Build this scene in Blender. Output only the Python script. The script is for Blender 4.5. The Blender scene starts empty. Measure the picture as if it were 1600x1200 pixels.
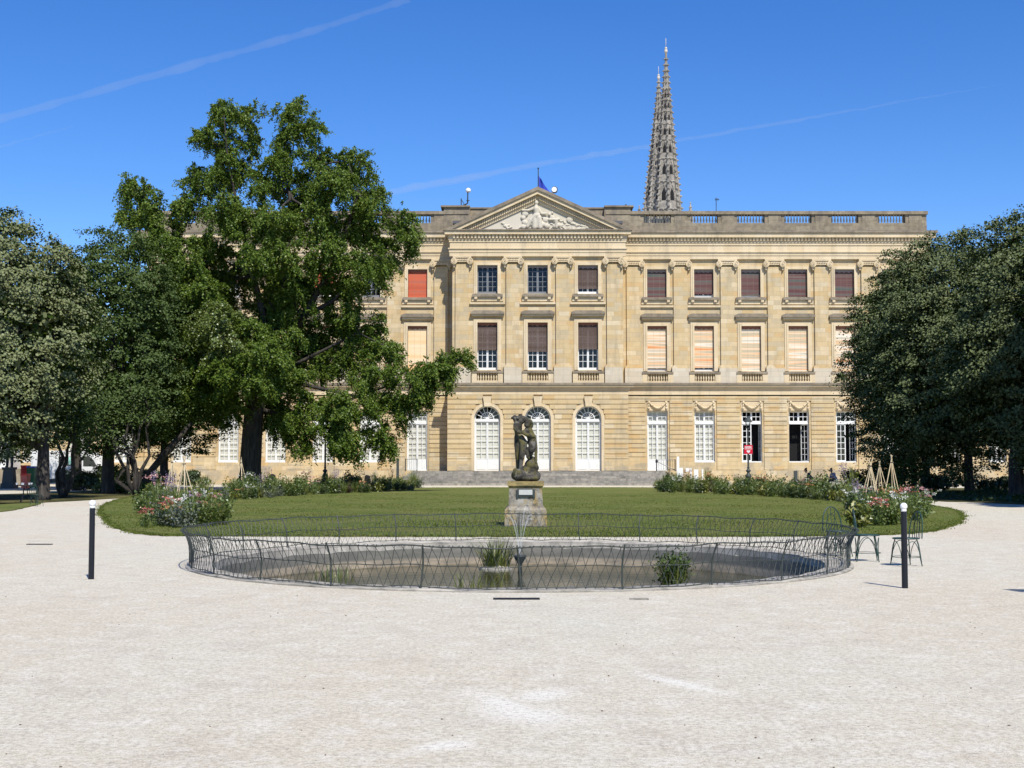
import bpy, bmesh, math, random
import numpy as np
from mathutils import Vector, Matrix

rnd = random.Random(7)
rng = np.random.default_rng(7)
sc = bpy.context.scene
R = math.radians
PI = math.pi

# ------------------------------------------------------------------ camera
F, EYE = 2200.0, 1.6
TH = math.atan(125 / F)
cam_d = bpy.data.cameras.new("camera")
cam_d.sensor_width = 36
cam_d.lens = 36 * F / 1600
cam_d.clip_start = 0.1
cam_d.clip_end = 30000
cam = bpy.data.objects.new("camera", cam_d)
sc.collection.objects.link(cam)
cam.location = (0, 0, EYE)
cam.rotation_euler = (PI / 2 + TH, 0, 0)
sc.camera = cam

# ------------------------------------------------------------------ light
SUN_AZ, SUN_EL = R(19), R(51)
sund = Vector((math.sin(SUN_AZ) * math.cos(SUN_EL), -math.cos(SUN_AZ) * math.cos(SUN_EL), math.sin(SUN_EL)))
world = bpy.data.worlds.new("World")
sc.world = world
world.use_nodes = True
wn = world.node_tree
wn.nodes.clear()
sky = wn.nodes.new("ShaderNodeTexSky")
sky.sky_type = 'NISHITA'
sky.sun_disc = False
sky.sun_elevation = SUN_EL
sky.sun_rotation = PI - SUN_AZ
sky.air_density = 1.0
sky.dust_density = 0.0
sky.altitude = 1800
sky.ozone_density = 3.0
wbg = wn.nodes.new("ShaderNodeBackground")
wbg.inputs["Strength"].default_value = 0.10
wout = wn.nodes.new("ShaderNodeOutputWorld")
whs = wn.nodes.new("ShaderNodeHueSaturation")
whs.inputs["Hue"].default_value = 0.512
whs.inputs["Saturation"].default_value = 1.32
whs.inputs["Value"].default_value = 1.30
wn.links.new(sky.outputs[0], whs.inputs["Color"])
wn.links.new(whs.outputs[0], wbg.inputs[0])
wn.links.new(wbg.outputs[0], wout.inputs[0])
sun_d = bpy.data.lights.new("sun", 'SUN')
sun_d.energy = 4.4
sun_d.angle = R(0.5)
sun_d.color = (1.0, 0.945, 0.85)
sun = bpy.data.objects.new("sun", sun_d)
sc.collection.objects.link(sun)
sun.rotation_euler = sund.to_track_quat('Z', 'Y').to_euler()
sun.location = sund * 200
sc.view_settings.view_transform = 'Standard'
sc.view_settings.look = 'None'
sc.view_settings.gamma = 1
sc.view_settings.exposure = 0.34

# ------------------------------------------------------------------ pixel helpers
def ray(px, py):
    u, v = (px - 800) / F, (600 - py) / F
    return u, math.cos(TH) - v * math.sin(TH), math.sin(TH) + v * math.cos(TH)
def at(px, py, Y):
    x, y, z = ray(px, py)
    t = Y / y
    return Vector((x * t, Y, EYE + z * t))
def gnd(px, py, z=0.0):
    x, y, zz = ray(px, py)
    t = (z - EYE) / zz
    return x * t, y * t
def gv(px, py): return Vector((*gnd(px, py), 0))

# ------------------------------------------------------------------ mesh helpers
class MB:
    def __init__(s): s.v = []; s.f = []
    def add(s, vs, fs):
        n = len(s.v); s.v += [tuple(p) for p in vs]; s.f += [tuple(i + n for i in f) for f in fs]; return s
    def box(s, x0, x1, y0, y1, z0, z1):
        if x0 > x1: x0, x1 = x1, x0
        if y0 > y1: y0, y1 = y1, y0
        if z0 > z1: z0, z1 = z1, z0
        return s.add([(x0,y0,z0),(x1,y0,z0),(x1,y1,z0),(x0,y1,z0),(x0,y0,z1),(x1,y0,z1),(x1,y1,z1),(x0,y1,z1)],
              [(0,3,2,1),(4,5,6,7),(0,1,5,4),(1,2,6,5),(2,3,7,6),(3,0,4,7)])
    def frust(s, x, y, z0, z1, a0, b0, a1, b1):
        return s.add([(x-a0,y-b0,z0),(x+a0,y-b0,z0),(x+a0,y+b0,z0),(x-a0,y+b0,z0),(x-a1,y-b1,z1),(x+a1,y-b1,z1),(x+a1,y+b1,z1),(x-a1,y+b1,z1)],
              [(0,3,2,1),(4,5,6,7),(0,1,5,4),(1,2,6,5),(2,3,7,6),(3,0,4,7)])
    def prism(s, poly, y0, y1):            # xz polygon (ccw seen from -y) extruded along y
        n = len(poly)
        vs = [(x, y0, z) for x, z in poly] + [(x, y1, z) for x, z in poly]
        fs = [tuple(range(n)), tuple(range(2*n-1, n-1, -1))] + [(i, i+n, (i+1) % n + n, (i+1) % n) for i in range(n)]
        return s.add(vs, fs)
    def slab(s, poly, z0, z1):             # xy polygon extruded along z
        n = len(poly)
        vs = [(x, y, z0) for x, y in poly] + [(x, y, z1) for x, y in poly]
        fs = [tuple(range(n-1, -1, -1)), tuple(range(n, 2*n))] + [(i, (i+1) % n, (i+1) % n + n, i+n) for i in range(n)]
        return s.add(vs, fs)
    def tube(s, pts, rads, n=6, cap=True, closed=False):
        pts = [Vector(p) for p in pts]
        if not hasattr(rads, '__len__'): rads = [rads] * len(pts)
        m = len(pts); vs = []; up = Vector((0, 0, 1)); prev = None
        for i, p in enumerate(pts):
            a = pts[(i-1) % m] if (i > 0 or closed) else p
            b = pts[(i+1) % m] if (i < m-1 or closed) else p
            d = (b - a)
            d = d.normalized() if d.length > 1e-9 else up
            if prev is None:
                r = d.cross(up)
                if r.length < 1e-3: r = d.cross(Vector((1, 0, 0)))
            else:
                r = prev - d * prev.dot(d)
                if r.length < 1e-4: r = d.cross(up)
            r.normalize(); prev = r
            q = d.cross(r)
            for k in range(n):
                a_ = 2 * PI * k / n
                vs.append(p + (r * math.cos(a_) + q * math.sin(a_)) * rads[i])
        fs = []
        for i in range(m if closed else m - 1):
            j = (i + 1) % m
            for k in range(n):
                fs.append((i*n+k, i*n+(k+1) % n, j*n+(k+1) % n, j*n+k))
        if cap and not closed:
            fs.append(tuple(range(n-1, -1, -1))); fs.append(tuple(range((m-1)*n, m*n)))
        return s.add(vs, fs)
    def lathe(s, prof, x=0, y=0, n=16, sx=1, sy=1):   # prof: (r,z)
        vs = []; m = len(prof)
        for r, z in prof:
            for k in range(n):
                a = 2*PI*k/n; vs.append((x + r*sx*math.cos(a), y + r*sy*math.sin(a), z))
        fs = [(i*n+k, i*n+(k+1) % n, (i+1)*n+(k+1) % n, (i+1)*n+k) for i in range(m-1) for k in range(n)]
        fs.append(tuple(range(n-1, -1, -1))); fs.append(tuple(range((m-1)*n, m*n)))
        return s.add(vs, fs)
    def ball(s, c, r, n=12, m=8):
        c = Vector(c); rr = r if hasattr(r, '__len__') else (r, r, r)
        prof = []; vs = []
        for i in range(m+1):
            a = PI * (i / m) - PI/2
            cr = max(math.cos(a), 0.02); z = math.sin(a)
            for k in range(n):
                b = 2*PI*k/n; vs.append((c.x + rr[0]*cr*math.cos(b), c.y + rr[1]*cr*math.sin(b), c.z + rr[2]*z))
        fs = [(i*n+k, i*n+(k+1) % n, (i+1)*n+(k+1) % n, (i+1)*n+k) for i in range(m) for k in range(n)]
        fs.append(tuple(range(n-1, -1, -1))); fs.append(tuple(range(m*n, (m+1)*n)))
        return s.add(vs, fs)
    def caps(s, p0, r0, p1, r1, n=10):
        s.tube([p0, p1], [r0, r1], n); s.ball(p0, r0, n, 6); s.ball(p1, r1, n, 6); return s
    def build(s, name, mat, parent=None, smooth=False, loc=None):
        me = bpy.data.meshes.new(name)
        off = Vector((0, 0, 0))
        if parent is not None:
            q = parent
            while q is not None: off += q.location; q = q.parent
        elif loc is not None: off = Vector(loc)
        me.from_pydata([(a-off.x, b-off.y, c-off.z) for a, b, c in s.v], [], s.f)
        me.update()
        if mat is not None: me.materials.append(mat)
        if smooth: me.shade_smooth()
        o = bpy.data.objects.new(name, me)
        sc.collection.objects.link(o)
        if parent is not None: o.parent = parent
        elif loc is not None: o.location = loc
        return o

def fix_normals(o):
    bm = bmesh.new(); bm.from_mesh(o.data); bmesh.ops.recalc_face_normals(bm, faces=bm.faces); bm.to_mesh(o.data); bm.free()
    return o
def remeshed(o, vox, smooth_it=2, disp=0):
    md = o.modifiers.new("r", 'REMESH'); md.mode = 'VOXEL'; md.voxel_size = vox; md.use_smooth_shade = True
    ms = o.modifiers.new("s", 'SMOOTH'); ms.iterations = smooth_it; ms.factor = 0.5
    dg = bpy.context.evaluated_depsgraph_get()
    me = bpy.data.meshes.new_from_object(o.evaluated_get(dg))
    mats = [m for m in o.data.materials]
    o.modifiers.clear(); o.data = me
    if not len(me.materials):
        for m in mats: me.materials.append(m)
    me.shade_smooth()
    return o
def tag(o, label=None, cat=None, group=None, kind=None):
    if label: o['label'] = label
    if cat: o['category'] = cat
    if group: o['group'] = group
    if kind: o['kind'] = kind
    return o
def thing(name, label, cat, loc=(0, 0, 0), rz=0, group=None):
    o = bpy.data.objects.new(name, None); sc.collection.objects.link(o)
    o.empty_display_size = 0.3
    o.location = loc; o.rotation_euler = (0, 0, rz)
    return tag(o, label, cat, group)
def copy_tree(o, parent=None):
    c = o.copy(); sc.collection.objects.link(c)
    if parent is not None: c.parent = parent
    for ch in list(o.children): copy_tree(ch, c)
    return c
def del_tree(o):
    for ch in list(o.children): del_tree(ch)
    bpy.data.objects.remove(o)

# ------------------------------------------------------------------ materials
class NT:
    def __init__(s, name):
        s.m = bpy.data.materials.new(name); s.m.use_nodes = True; s.t = s.m.node_tree; s.t.nodes.clear()
        s.out = s.t.nodes.new("ShaderNodeOutputMaterial")
    def n(s, typ, **kw):
        nd = s.t.nodes.new(typ)
        for k, v in kw.items(): setattr(nd, k, v)
        return nd
    def l(s, a, b): s.t.links.new(a, b)
    def setin(s, sock, val):
        if hasattr(val, 'is_linked') or hasattr(val, 'links'): s.l(val, sock)
        else: sock.default_value = val
    def math(s, op, a, b=None, c=None):
        nd = s.n("ShaderNodeMath", operation=op); s.setin(nd.inputs[0], a)
        if b is not None: s.setin(nd.inputs[1], b)
        if c is not None: s.setin(nd.inputs[2], c)
        return nd.outputs[0]
    def mix(s, fac, a, b, blend='MIX'):
        nd = s.n("ShaderNodeMix", data_type='RGBA', blend_type=blend)
        s.setin(nd.inputs[0], fac); s.setin(nd.inputs[6], a); s.setin(nd.inputs[7], b)
        return nd.outputs[2]
    def noise(s, vec=None, scale=5, detail=3, rough=.55, dim='3D'):
        nd = s.n("ShaderNodeTexNoise", noise_dimensions=dim)
        nd.inputs['Scale'].default_value = scale; nd.inputs['Detail'].default_value = detail; nd.inputs['Roughness'].default_value = rough
        if vec is not None: s.l(vec, nd.inputs['Vector'])
        return nd.outputs['Fac']
    def ramp(s, fac, stops, interp='LINEAR'):
        nd = s.n("ShaderNodeValToRGB"); cr = nd.color_ramp; cr.interpolation = interp
        while len(cr.elements) < len(stops): cr.elements.new(0.5)
        for e, (p, c) in zip(cr.elements, stops):
            e.position = p; e.color = (*c, 1) if hasattr(c, '__len__') else (c, c, c, 1)
        s.l(fac, nd.inputs[0]); return nd.outputs[0]
    def pos(s): return s.n("ShaderNodeNewGeometry").outputs['Position']
    def obj(s): return s.n("ShaderNodeTexCoord").outputs['Object']
    def mapping(s, vec, scale=(1, 1, 1), rot=(0, 0, 0), loc=(0, 0, 0)):
        nd = s.n("ShaderNodeMapping"); s.l(vec, nd.inputs[0])
        nd.inputs['Scale'].default_value = scale; nd.inputs['Rotation'].default_value = rot; nd.inputs['Location'].default_value = loc
        return nd.outputs[0]
    def sep(s, vec):
        nd = s.n("ShaderNodeSeparateXYZ"); s.l(vec, nd.inputs[0]); return nd.outputs
    def comb(s, x, y, z=0.0):
        nd = s.n("ShaderNodeCombineXYZ")
        for i, v in enumerate((x, y, z)): s.setin(nd.inputs[i], v)
        return nd.outputs[0]
    def bump(s, h, strength=.3, dist=.02):
        nd = s.n("ShaderNodeBump"); nd.inputs['Strength'].default_value = strength; nd.inputs['Distance'].default_value = dist
        s.l(h, nd.inputs['Height']); return nd.outputs[0]
    def pbr(s, col, rough=.8, metal=0, normal=None, spec=.3):
        p = s.n("ShaderNodeBsdfPrincipled")
        s.setin(p.inputs['Base Color'], (*col, 1) if isinstance(col, tuple) and len(col) == 3 else col)
        s.setin(p.inputs['Roughness'], rough); p.inputs['Metallic'].default_value = metal
        p.inputs['Specular IOR Level'].default_value = spec
        if normal is not None: s.l(normal, p.inputs['Normal'])
        s.l(p.outputs[0], s.out.inputs[0]); return s.m

def plain(name, col, rough=.6, metal=0, var=.12, scale=6, spec=.3):
    t = NT(name); n = t.noise(t.obj(), scale, 4)
    c = t.mix(n, tuple(min(1, x*(1-var)) for x in col) + (1,), tuple(min(1, x*(1+var)) for x in col) + (1,))
    return t.pbr(c, rough, metal, spec=spec)

def stone(name, cols, bw=.85, bh=.36, mortar=.55, stain=.35, stain_col=(.19, .17, .14), grime=.0, streak_scale=1.0, damp=False):
    t = NT(name); P = t.pos(); x, y, z = t.sep(P)
    u = t.math('ADD', x, t.math('MULTIPLY', y, .93)); v = z
    row = t.math('FLOOR', t.math('DIVIDE', v, bh))
    fr = t.math('FRACT', t.math('DIVIDE', v, bh))
    wn1 = t.n("ShaderNodeTexWhiteNoise", noise_dimensions='1D'); t.l(row, wn1.inputs['W'])
    uu = t.math('ADD', t.math('DIVIDE', u, bw), t.math('MULTIPLY', wn1.outputs[0], 7.3))
    col = t.math('FLOOR', uu); fc = t.math('FRACT', uu)
    wn2 = t.n("ShaderNodeTexWhiteNoise", noise_dimensions='2D'); t.l(t.comb(col, row), wn2.inputs['Vector'])
    k = len(cols)
    c = t.ramp(wn2.outputs[0], [((i + .5) / k, cc) for i, cc in enumerate(cols)])
    # large soft variation and fine grain
    n1 = t.noise(P, .35, 4); c = t.mix(t.math('MULTIPLY', n1, .25), c, (*[a*.8 for a in cols[0]], 1))
    n2 = t.noise(P, 14, 5, .65); c = t.mix(t.math('MULTIPLY', n2, .28), c, (*[a*.72 for a in cols[-1]], 1))
    # joints
    d1 = t.math('MINIMUM', fr, t.math('SUBTRACT', 1.0, fr)); d2 = t.math('MINIMUM', fc, t.math('SUBTRACT', 1.0, fc))
    j = t.math('MAXIMUM', t.math('LESS_THAN', d1, .012/bh), t.math('LESS_THAN', d2, .010/bw))
    c = t.mix(t.math('MULTIPLY', j, mortar), c, (*[a*.62 for a in cols[0]], 1))
    # rain streaks and lichen
    sv = t.mapping(P, (1.6*streak_scale, 1.6*streak_scale, .22*streak_scale))
    s1 = t.noise(sv, 1.0, 6, .65)
    s1 = t.ramp(s1, [(.51, 0.0), (.68, 1.0)])
    c = t.mix(t.math('MULTIPLY', s1, stain), c, (*stain_col, 1))
    if grime:
        g = t.ramp(t.noise(P, 2.6, 6, .7), [(.40, 0.0), (.60, 1.0)])
        c = t.mix(t.math('MULTIPLY', g, grime), c, (*[a*.45 for a in stain_col], 1))
    if damp:                                             # grey damp patches on the plinth stones
        m1 = t.ramp(t.noise(P, .9, 5, .65), [(.46, 0.0), (.58, 1.0)])
        m2 = t.math('LESS_THAN', t.math('ADD', z, t.math('MULTIPLY', wn2.outputs[0], .5)), 1.75)
        c = t.mix(t.math('MULTIPLY', t.math('MULTIPLY', m1, m2), .55), c, (.29,.265,.215,1))
    b = t.math('SUBTRACT', t.noise(P, 30, 4, .7), t.math('MULTIPLY', j, .6))
    return t.pbr(c, .9, normal=t.bump(b, .35, .015), spec=.15)

M = {}
warm = [(.64,.495,.285), (.58,.42,.215), (.70,.56,.355), (.61,.46,.255), (.60,.475,.30), (.52,.43,.285), (.73,.61,.42), (.62,.425,.21)]
M['stone'] = stone('ashlar_limestone', [(a*.98, b*1.0, c*1.0) for a, b, c in warm], stain=.45, stain_col=(.30,.245,.16), grime=.10, damp=True)
M['trim'] = stone('moulded_limestone', [(.67,.545,.35), (.62,.50,.32), (.71,.59,.40)], bw=1.25, bh=.9, mortar=.25, stain=.4, stain_col=(.31,.26,.18))
M['ledge'] = stone('weathered_ledge_stone', [(.30,.25,.18), (.25,.21,.16), (.36,.30,.22)], bw=1.4, bh=.9, mortar=.3, stain=.5, stain_col=(.12,.11,.10), grime=.3)
M['parapet'] = stone('weathered_parapet_stone', [(.33,.275,.19), (.27,.225,.155), (.385,.33,.235), (.30,.25,.18)], bw=1.1, bh=.45, mortar=.5, stain=.55, stain_col=(.15,.135,.12), grime=.4)
M['pedestal_stone'] = stone('bleached_pedestal_stone', [(.60,.525,.395), (.55,.48,.36), (.64,.575,.455)], bw=.8, bh=.4, mortar=.4, stain=.5, stain_col=(.30,.27,.22))
M['carving'] = stone('carved_limestone', [(.60,.55,.44), (.57,.52,.41), (.62,.57,.47)], bw=3, bh=3, mortar=0, stain=.45, stain_col=(.38,.34,.28), streak_scale=2)
M['steps'] = stone('grey_step_stone', [(.36,.335,.29), (.28,.265,.235), (.42,.39,.335)], bw=1.3, bh=.17, mortar=.4, stain=.6, stain_col=(.11,.11,.10), grime=.4)
M['spire'] = stone('gothic_spire_stone', [(.41,.38,.325), (.33,.305,.26), (.50,.465,.40), (.27,.25,.215)], bw=1.5, bh=1.3, mortar=.3, stain=.65, stain_col=(.11,.10,.095), grime=.35, streak_scale=.5)
M['white'] = plain('white_paint', (.72,.73,.71), .5)
M['greyframe'] = plain('grey_paint', (.20,.21,.22), .5)
M['shutter'] = plain('cream_shutter', (.66,.63,.55), .6, var=.08)
M['interior'] = plain('dark_interior', (.012,.012,.013), .9)
M['black'] = plain('black_paint', (.012,.013,.018), .35)
M['iron'] = plain('green_black_iron', (.045,.054,.048), .55, spec=.35)
M['greeniron'] = plain('green_iron', (.02,.052,.043), .45)
M['zinc'] = plain('roof_zinc', (.10,.10,.11), .5)
M['lead'] = plain('dark_metal', (.05,.06,.06), .5)
M['globe'] = plain('white_globe', (.85,.85,.83), .3, var=.03)

def glass_mat():
    t = NT('window_glass')
    g = t.n("ShaderNodeBsdfGlossy"); g.inputs['Roughness'].default_value = .02
    tr = t.n("ShaderNodeBsdfTransparent"); tr.inputs[0].default_value = (.90,.92,.92,1)
    f = t.n("ShaderNodeFresnel"); f.inputs[0].default_value = 1.5
    mx = t.n("ShaderNodeMixShader"); t.l(t.math('MULTIPLY', f.outputs[0], t.math('SUBTRACT', 1.0, t.n('ShaderNodeNewGeometry').outputs['Backfacing'])), mx.inputs[0]); t.l(tr.outputs[0], mx.inputs[1]); t.l(g.outputs[0], mx.inputs[2])
    t.l(mx.outputs[0], t.out.inputs[0]); return t.m
M['glass'] = glass_mat()

def blind_mat(name, stops, dens=2.2, trans=.0):
    t = NT(name); o = t.obj(); x, y, z = t.sep(o)
    oi = t.n("ShaderNodeObjectInfo")
    zz = t.math('ADD', t.math('MULTIPLY', z, dens), t.math('MULTIPLY', oi.outputs['Random'], 60.0))
    n = t.noise(t.comb(t.math('MULTIPLY', x, .08), zz, oi.outputs['Random']), 1.0, 1.5, .5)
    c = t.ramp(n, stops)
    sl = t.math('FRACT', t.math('MULTIPLY', z, 9.0))
    c = t.mix(t.math('MULTIPLY', t.math('LESS_THAN', sl, .16), .35), c, (.12,.08,.06,1))
    lad = t.math('LESS_THAN', t.math('ABSOLUTE', t.math('SUBTRACT', t.math('ABSOLUTE', x), .24)), .012)
    c = t.mix(t.math('MULTIPLY', lad, .4), c, (.25,.18,.12,1))
    m = t.pbr(c, .6, normal=t.bump(sl, .3, .01))
    if trans:
        p = [n for n in t.t.nodes if n.type == 'BSDF_PRINCIPLED'][0]
        tr = t.n("ShaderNodeBsdfTransparent"); mx = t.n("ShaderNodeMixShader"); mx.inputs[0].default_value = trans
        t.l(p.outputs[0], mx.inputs[1]); t.l(tr.outputs[0], mx.inputs[2]); t.l(mx.outputs[0], t.out.inputs[0])
    return m
M['blind_bright'] = blind_mat('striped_blind_bright', [(.24,(.34,.33,.20)), (.32,(.74,.30,.11)), (.40,(.80,.56,.34)), (.46,(.47,.44,.31)), (.50,(.80,.50,.27)), (.56,(.84,.76,.62)), (.62,(.52,.48,.36)), (.67,(.80,.48,.25)), (.76,(.74,.26,.10))])
M['blind_peach'] = blind_mat('peach_blind', [(.35,(.86,.55,.27)), (.55,(.86,.66,.40)), (.70,(.90,.70,.48))])
M['blind_red'] = blind_mat('rust_red_blind', [(.35,(.50,.10,.045)), (.55,(.58,.13,.06)), (.72,(.36,.13,.10))])
M['blind_dark'] = blind_mat('weathered_dark_blind', [(.28,(.055,.085,.07)), (.40,(.11,.11,.10)), (.50,(.14,.075,.065)), (.60,(.11,.04,.04)), (.72,(.17,.14,.12))], 2.8)
M['blind_sheer'] = blind_mat('sheer_brown_blind', [(.3,(.10,.065,.05)), (.5,(.16,.11,.09)), (.7,(.20,.15,.13))], 2, .45)
M['valance'] = plain('terracotta_valance', (.30,.12,.07), .7)
M['valance_grey'] = plain('faded_valance', (.30,.24,.21), .7)

def gravel_mat():
    t = NT('pale_gravel'); P = t.pos()
    big = t.noise(t.mapping(P, (.22, .10, 1)), 1.0, 4, .6)
    c = t.ramp(big, [(.34, (.575,.505,.375)), (.50, (.595,.545,.42)), (.66, (.58,.555,.445))])
    st = t.noise(t.mapping(P, (1.6, 1.6, 1), (0, 0, .3)), 1.6, 7, .7)
    c = t.mix(t.ramp(st, [(.52, 0.0), (.70, .75)]), c, (.72,.69,.60,1))
    st2 = t.noise(t.mapping(P, (1.5, 1.1, 1), (0, 0, .5), (3, 7, 0)), 1.0, 6, .68)
    c = t.mix(t.ramp(st2, [(.50, 0.0), (.72, .6)]), c, (.46,.395,.31,1))
    st3 = t.noise(t.mapping(P, (5, 5, 1), (0, 0, .2), (1, 2, 0)), 1.0, 4, .7)
    c = t.mix(t.ramp(st3, [(.52, 0.0), (.68, .5)]), c, (.74,.69,.62,1)); c = t.mix(t.ramp(st3, [(.32, .45), (.46, 0.0)]), c, (.42,.37,.30,1))
    # scuffed chalky marks
    w1 = None
    for (px, py, a, b, rot) in ((795, 1103, .95, .20, -1.2), (850, 1086, .40, .25, 1.2), (820, 1116, .6, .35, -1.0), (1065,1068,.8,.14,-1.1), (690, 1165, .3, .15, .9)):
        gx, gy = gnd(px, py)
        q = t.mapping(P, (1, 1, 0), (0, 0, 0), (-gx, -gy, 0))
        q = t.mapping(q, (1, 1, 1), (0, 0, -rot)); q = t.mapping(q, (1/a, 1/b, 0))
        ln = t.n("ShaderNodeVectorMath", operation='LENGTH'); t.l(q, ln.inputs[0])
        d = t.math('SUBTRACT', 1.0, ln.outputs['Value'])
        d = t.math('MULTIPLY', t.math('MAXIMUM', d, 0.0), t.math('MULTIPLY', t.noise(P, 9, 5, .7), 2.0))
        w1 = d if w1 is None else t.math('MAXIMUM', w1, d)
    c = t.mix(t.math('MINIMUM', t.math('MULTIPLY', w1, 1.0), .75), c, (.78,.755,.67,1))
    g1 = t.noise(P, 24, 5, .75); g2 = t.noise(P, 90, 3, .7)
    gr = t.math('ADD', t.math('MULTIPLY', g1, .55), t.math('MULTIPLY', g2, .45))
    c = t.mix(t.ramp(gr, [(.40, .80), (.50, 0.0)]), c, (.30,.265,.215,1))
    c = t.mix(t.ramp(gr, [(.50, 0.0), (.60, .70)]), c, (.76,.72,.63,1))
    return t.pbr(c, .95, normal=t.bump(gr, .55, .03), spec=.1)
M['gravel'] = gravel_mat()

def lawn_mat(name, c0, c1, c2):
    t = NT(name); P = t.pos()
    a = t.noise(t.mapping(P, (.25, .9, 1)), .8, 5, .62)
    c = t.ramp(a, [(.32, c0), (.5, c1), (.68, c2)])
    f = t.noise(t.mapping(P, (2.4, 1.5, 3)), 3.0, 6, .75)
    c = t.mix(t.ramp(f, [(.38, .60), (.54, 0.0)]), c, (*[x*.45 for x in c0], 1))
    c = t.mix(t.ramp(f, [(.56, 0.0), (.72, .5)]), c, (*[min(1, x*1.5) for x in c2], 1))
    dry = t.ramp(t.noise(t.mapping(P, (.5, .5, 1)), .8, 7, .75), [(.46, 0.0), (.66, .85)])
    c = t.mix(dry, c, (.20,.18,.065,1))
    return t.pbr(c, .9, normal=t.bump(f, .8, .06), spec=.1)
M['lawn'] = lawn_mat('lawn_grass', (.10,.135,.032), (.13,.165,.040), (.16,.175,.052))
M['ground_shade'] = lawn_mat('shaded_ground', (.045,.05,.02), (.06,.06,.025), (.08,.07,.035))  # darker copy of the lawn colours with the trees' shade put in

def leaf_mat(name, stops, under=None, trans=.28, rough=.45, gloss=.06):
    t = NT(name); g = t.n("ShaderNodeNewGeometry")
    c = t.ramp(g.outputs['Random Per Island'], stops)
    if under is not None: c2 = t.mix(g.outputs['Backfacing'], c, (*under, 1))
    else: c2 = c
    d = t.n("ShaderNodeBsdfDiffuse"); t.l(c2, d.inputs[0])
    tr = t.n("ShaderNodeBsdfTranslucent"); t.l(t.mix(.5, c, (.16,.20,.02,1)), tr.inputs[0])
    mx = t.n("ShaderNodeMixShader"); mx.inputs[0].default_value = trans; t.l(d.outputs[0], mx.inputs[1]); t.l(tr.outputs[0], mx.inputs[2])
    gl = t.n("ShaderNodeBsdfGlossy"); gl.inputs['Roughness'].default_value = rough
    gl.inputs[0].default_value = (.9,.95,.9,1)
    m2 = t.n("ShaderNodeMixShader"); m2.inputs[0].default_value = gloss; t.l(mx.outputs[0], m2.inputs[1]); t.l(gl.outputs[0], m2.inputs[2])
    t.l(m2.outputs[0], t.out.inputs[0]); return t.m
M['ginkgo'] = leaf_mat('ginkgo_leaf', [(0,(.055,.105,.014)), (.4,(.092,.155,.020)), (.75,(.13,.19,.027)), (1,(.19,.235,.038))], trans=.25, gloss=.02)
M['ginkgo_lime'] = leaf_mat('ginkgo_young_leaf', [(0,(.09,.14,.02)), (.5,(.13,.18,.03)), (1,(.18,.22,.04))], trans=.3)
M['linden'] = leaf_mat('linden_leaf', [(0,(.013,.029,.004)), (.5,(.025,.048,.006)), (1,(.07,.105,.015))], (.19,.215,.10), trans=.14, gloss=.012)
M['linden_dark'] = leaf_mat('shaded_linden_leaf', [(0,(.012,.027,.005)), (.5,(.021,.041,.007)), (1,(.045,.070,.013))], (.14,.17,.075), trans=.12, gloss=.012)  # darker linden copy: shade on the right-hand row is put into the leaf colour
M['linden_green'] = leaf_mat('green_linden_leaf', [(0,(.019,.043,.006)), (.5,(.034,.067,.009)), (1,(.072,.115,.018))], (.085,.125,.04), trans=.2, gloss=.01)
M['bark'] = (lambda: (lambda t: t.pbr(t.ramp(t.noise(t.mapping(t.obj(), (6, 6, .9)), 1.6, 6, .7), [(.35,(.025,.021,.018)), (.55,(.06,.052,.044)), (.72,(.12,.105,.09))]), .95,
             normal=t.bump(t.noise(t.mapping(t.obj(), (6, 6, .9)), 1.6, 6, .7), .9, .06)))(NT('bark')))()
M['hedge'] = leaf_mat('hedge_leaf', [(0,(.02,.045,.012)), (.6,(.035,.07,.016)), (1,(.06,.10,.025))], trans=.2)
M['cane'] = plain('bamboo_cane', (.64,.52,.34), .6, var=.25, scale=20)

# ------------------------------------------------------------------ foliage helper (numpy)
def leaf_object(name, P, Nn, S, mat, parent=None, aspect=.62, tdir=None, fold=.18, loc=(0, 0, 0)):
    n = len(P)
    P = np.asarray(P, float); Nn = np.asarray(Nn, float)
    Nn = Nn / (np.linalg.norm(Nn, axis=1, keepdims=True) + 1e-9)
    T = rng.normal(size=(n, 3)) if tdir is None else np.asarray(tdir, float) + rng.normal(size=(n, 3)) * .25
    T = T - Nn * (T * Nn).sum(1, keepdims=True)
    T /= (np.linalg.norm(T, axis=1, keepdims=True) + 1e-9)
    B = np.cross(Nn, T)
    S = np.asarray(S, float)[:, None]
    V = np.empty((n, 4, 3))
    V[:, 0] = P - T * S * .5
    V[:, 1] = P + B * S * aspect * .5 + Nn * S * fold - T * S * .06
    V[:, 2] = P + T * S * .5
    V[:, 3] = P - B * S * aspect * .5 + Nn * S * fold - T * S * .06
    off = Vector((0, 0, 0)); q = parent
    while q is not None: off += q.location; q = q.parent
    V = V.reshape(-1, 3) - np.array(off if parent is not None else loc)
    me = bpy.data.meshes.new(name)
    me.vertices.add(4*n); me.vertices.foreach_set('co', V.astype(np.float32).ravel())
    me.loops.add(4*n); me.loops.foreach_set('vertex_index', np.arange(4*n, dtype=np.int32))
    me.polygons.add(n); me.polygons.foreach_set('loop_start', np.arange(0, 4*n, 4, dtype=np.int32))
    me.materials.append(mat); me.update(calc_edges=True); me.validate()
    o = bpy.data.objects.new(name, me); sc.collection.objects.link(o)
    if parent is not None: o.parent = parent
    else: o.location = loc
    return o

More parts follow.
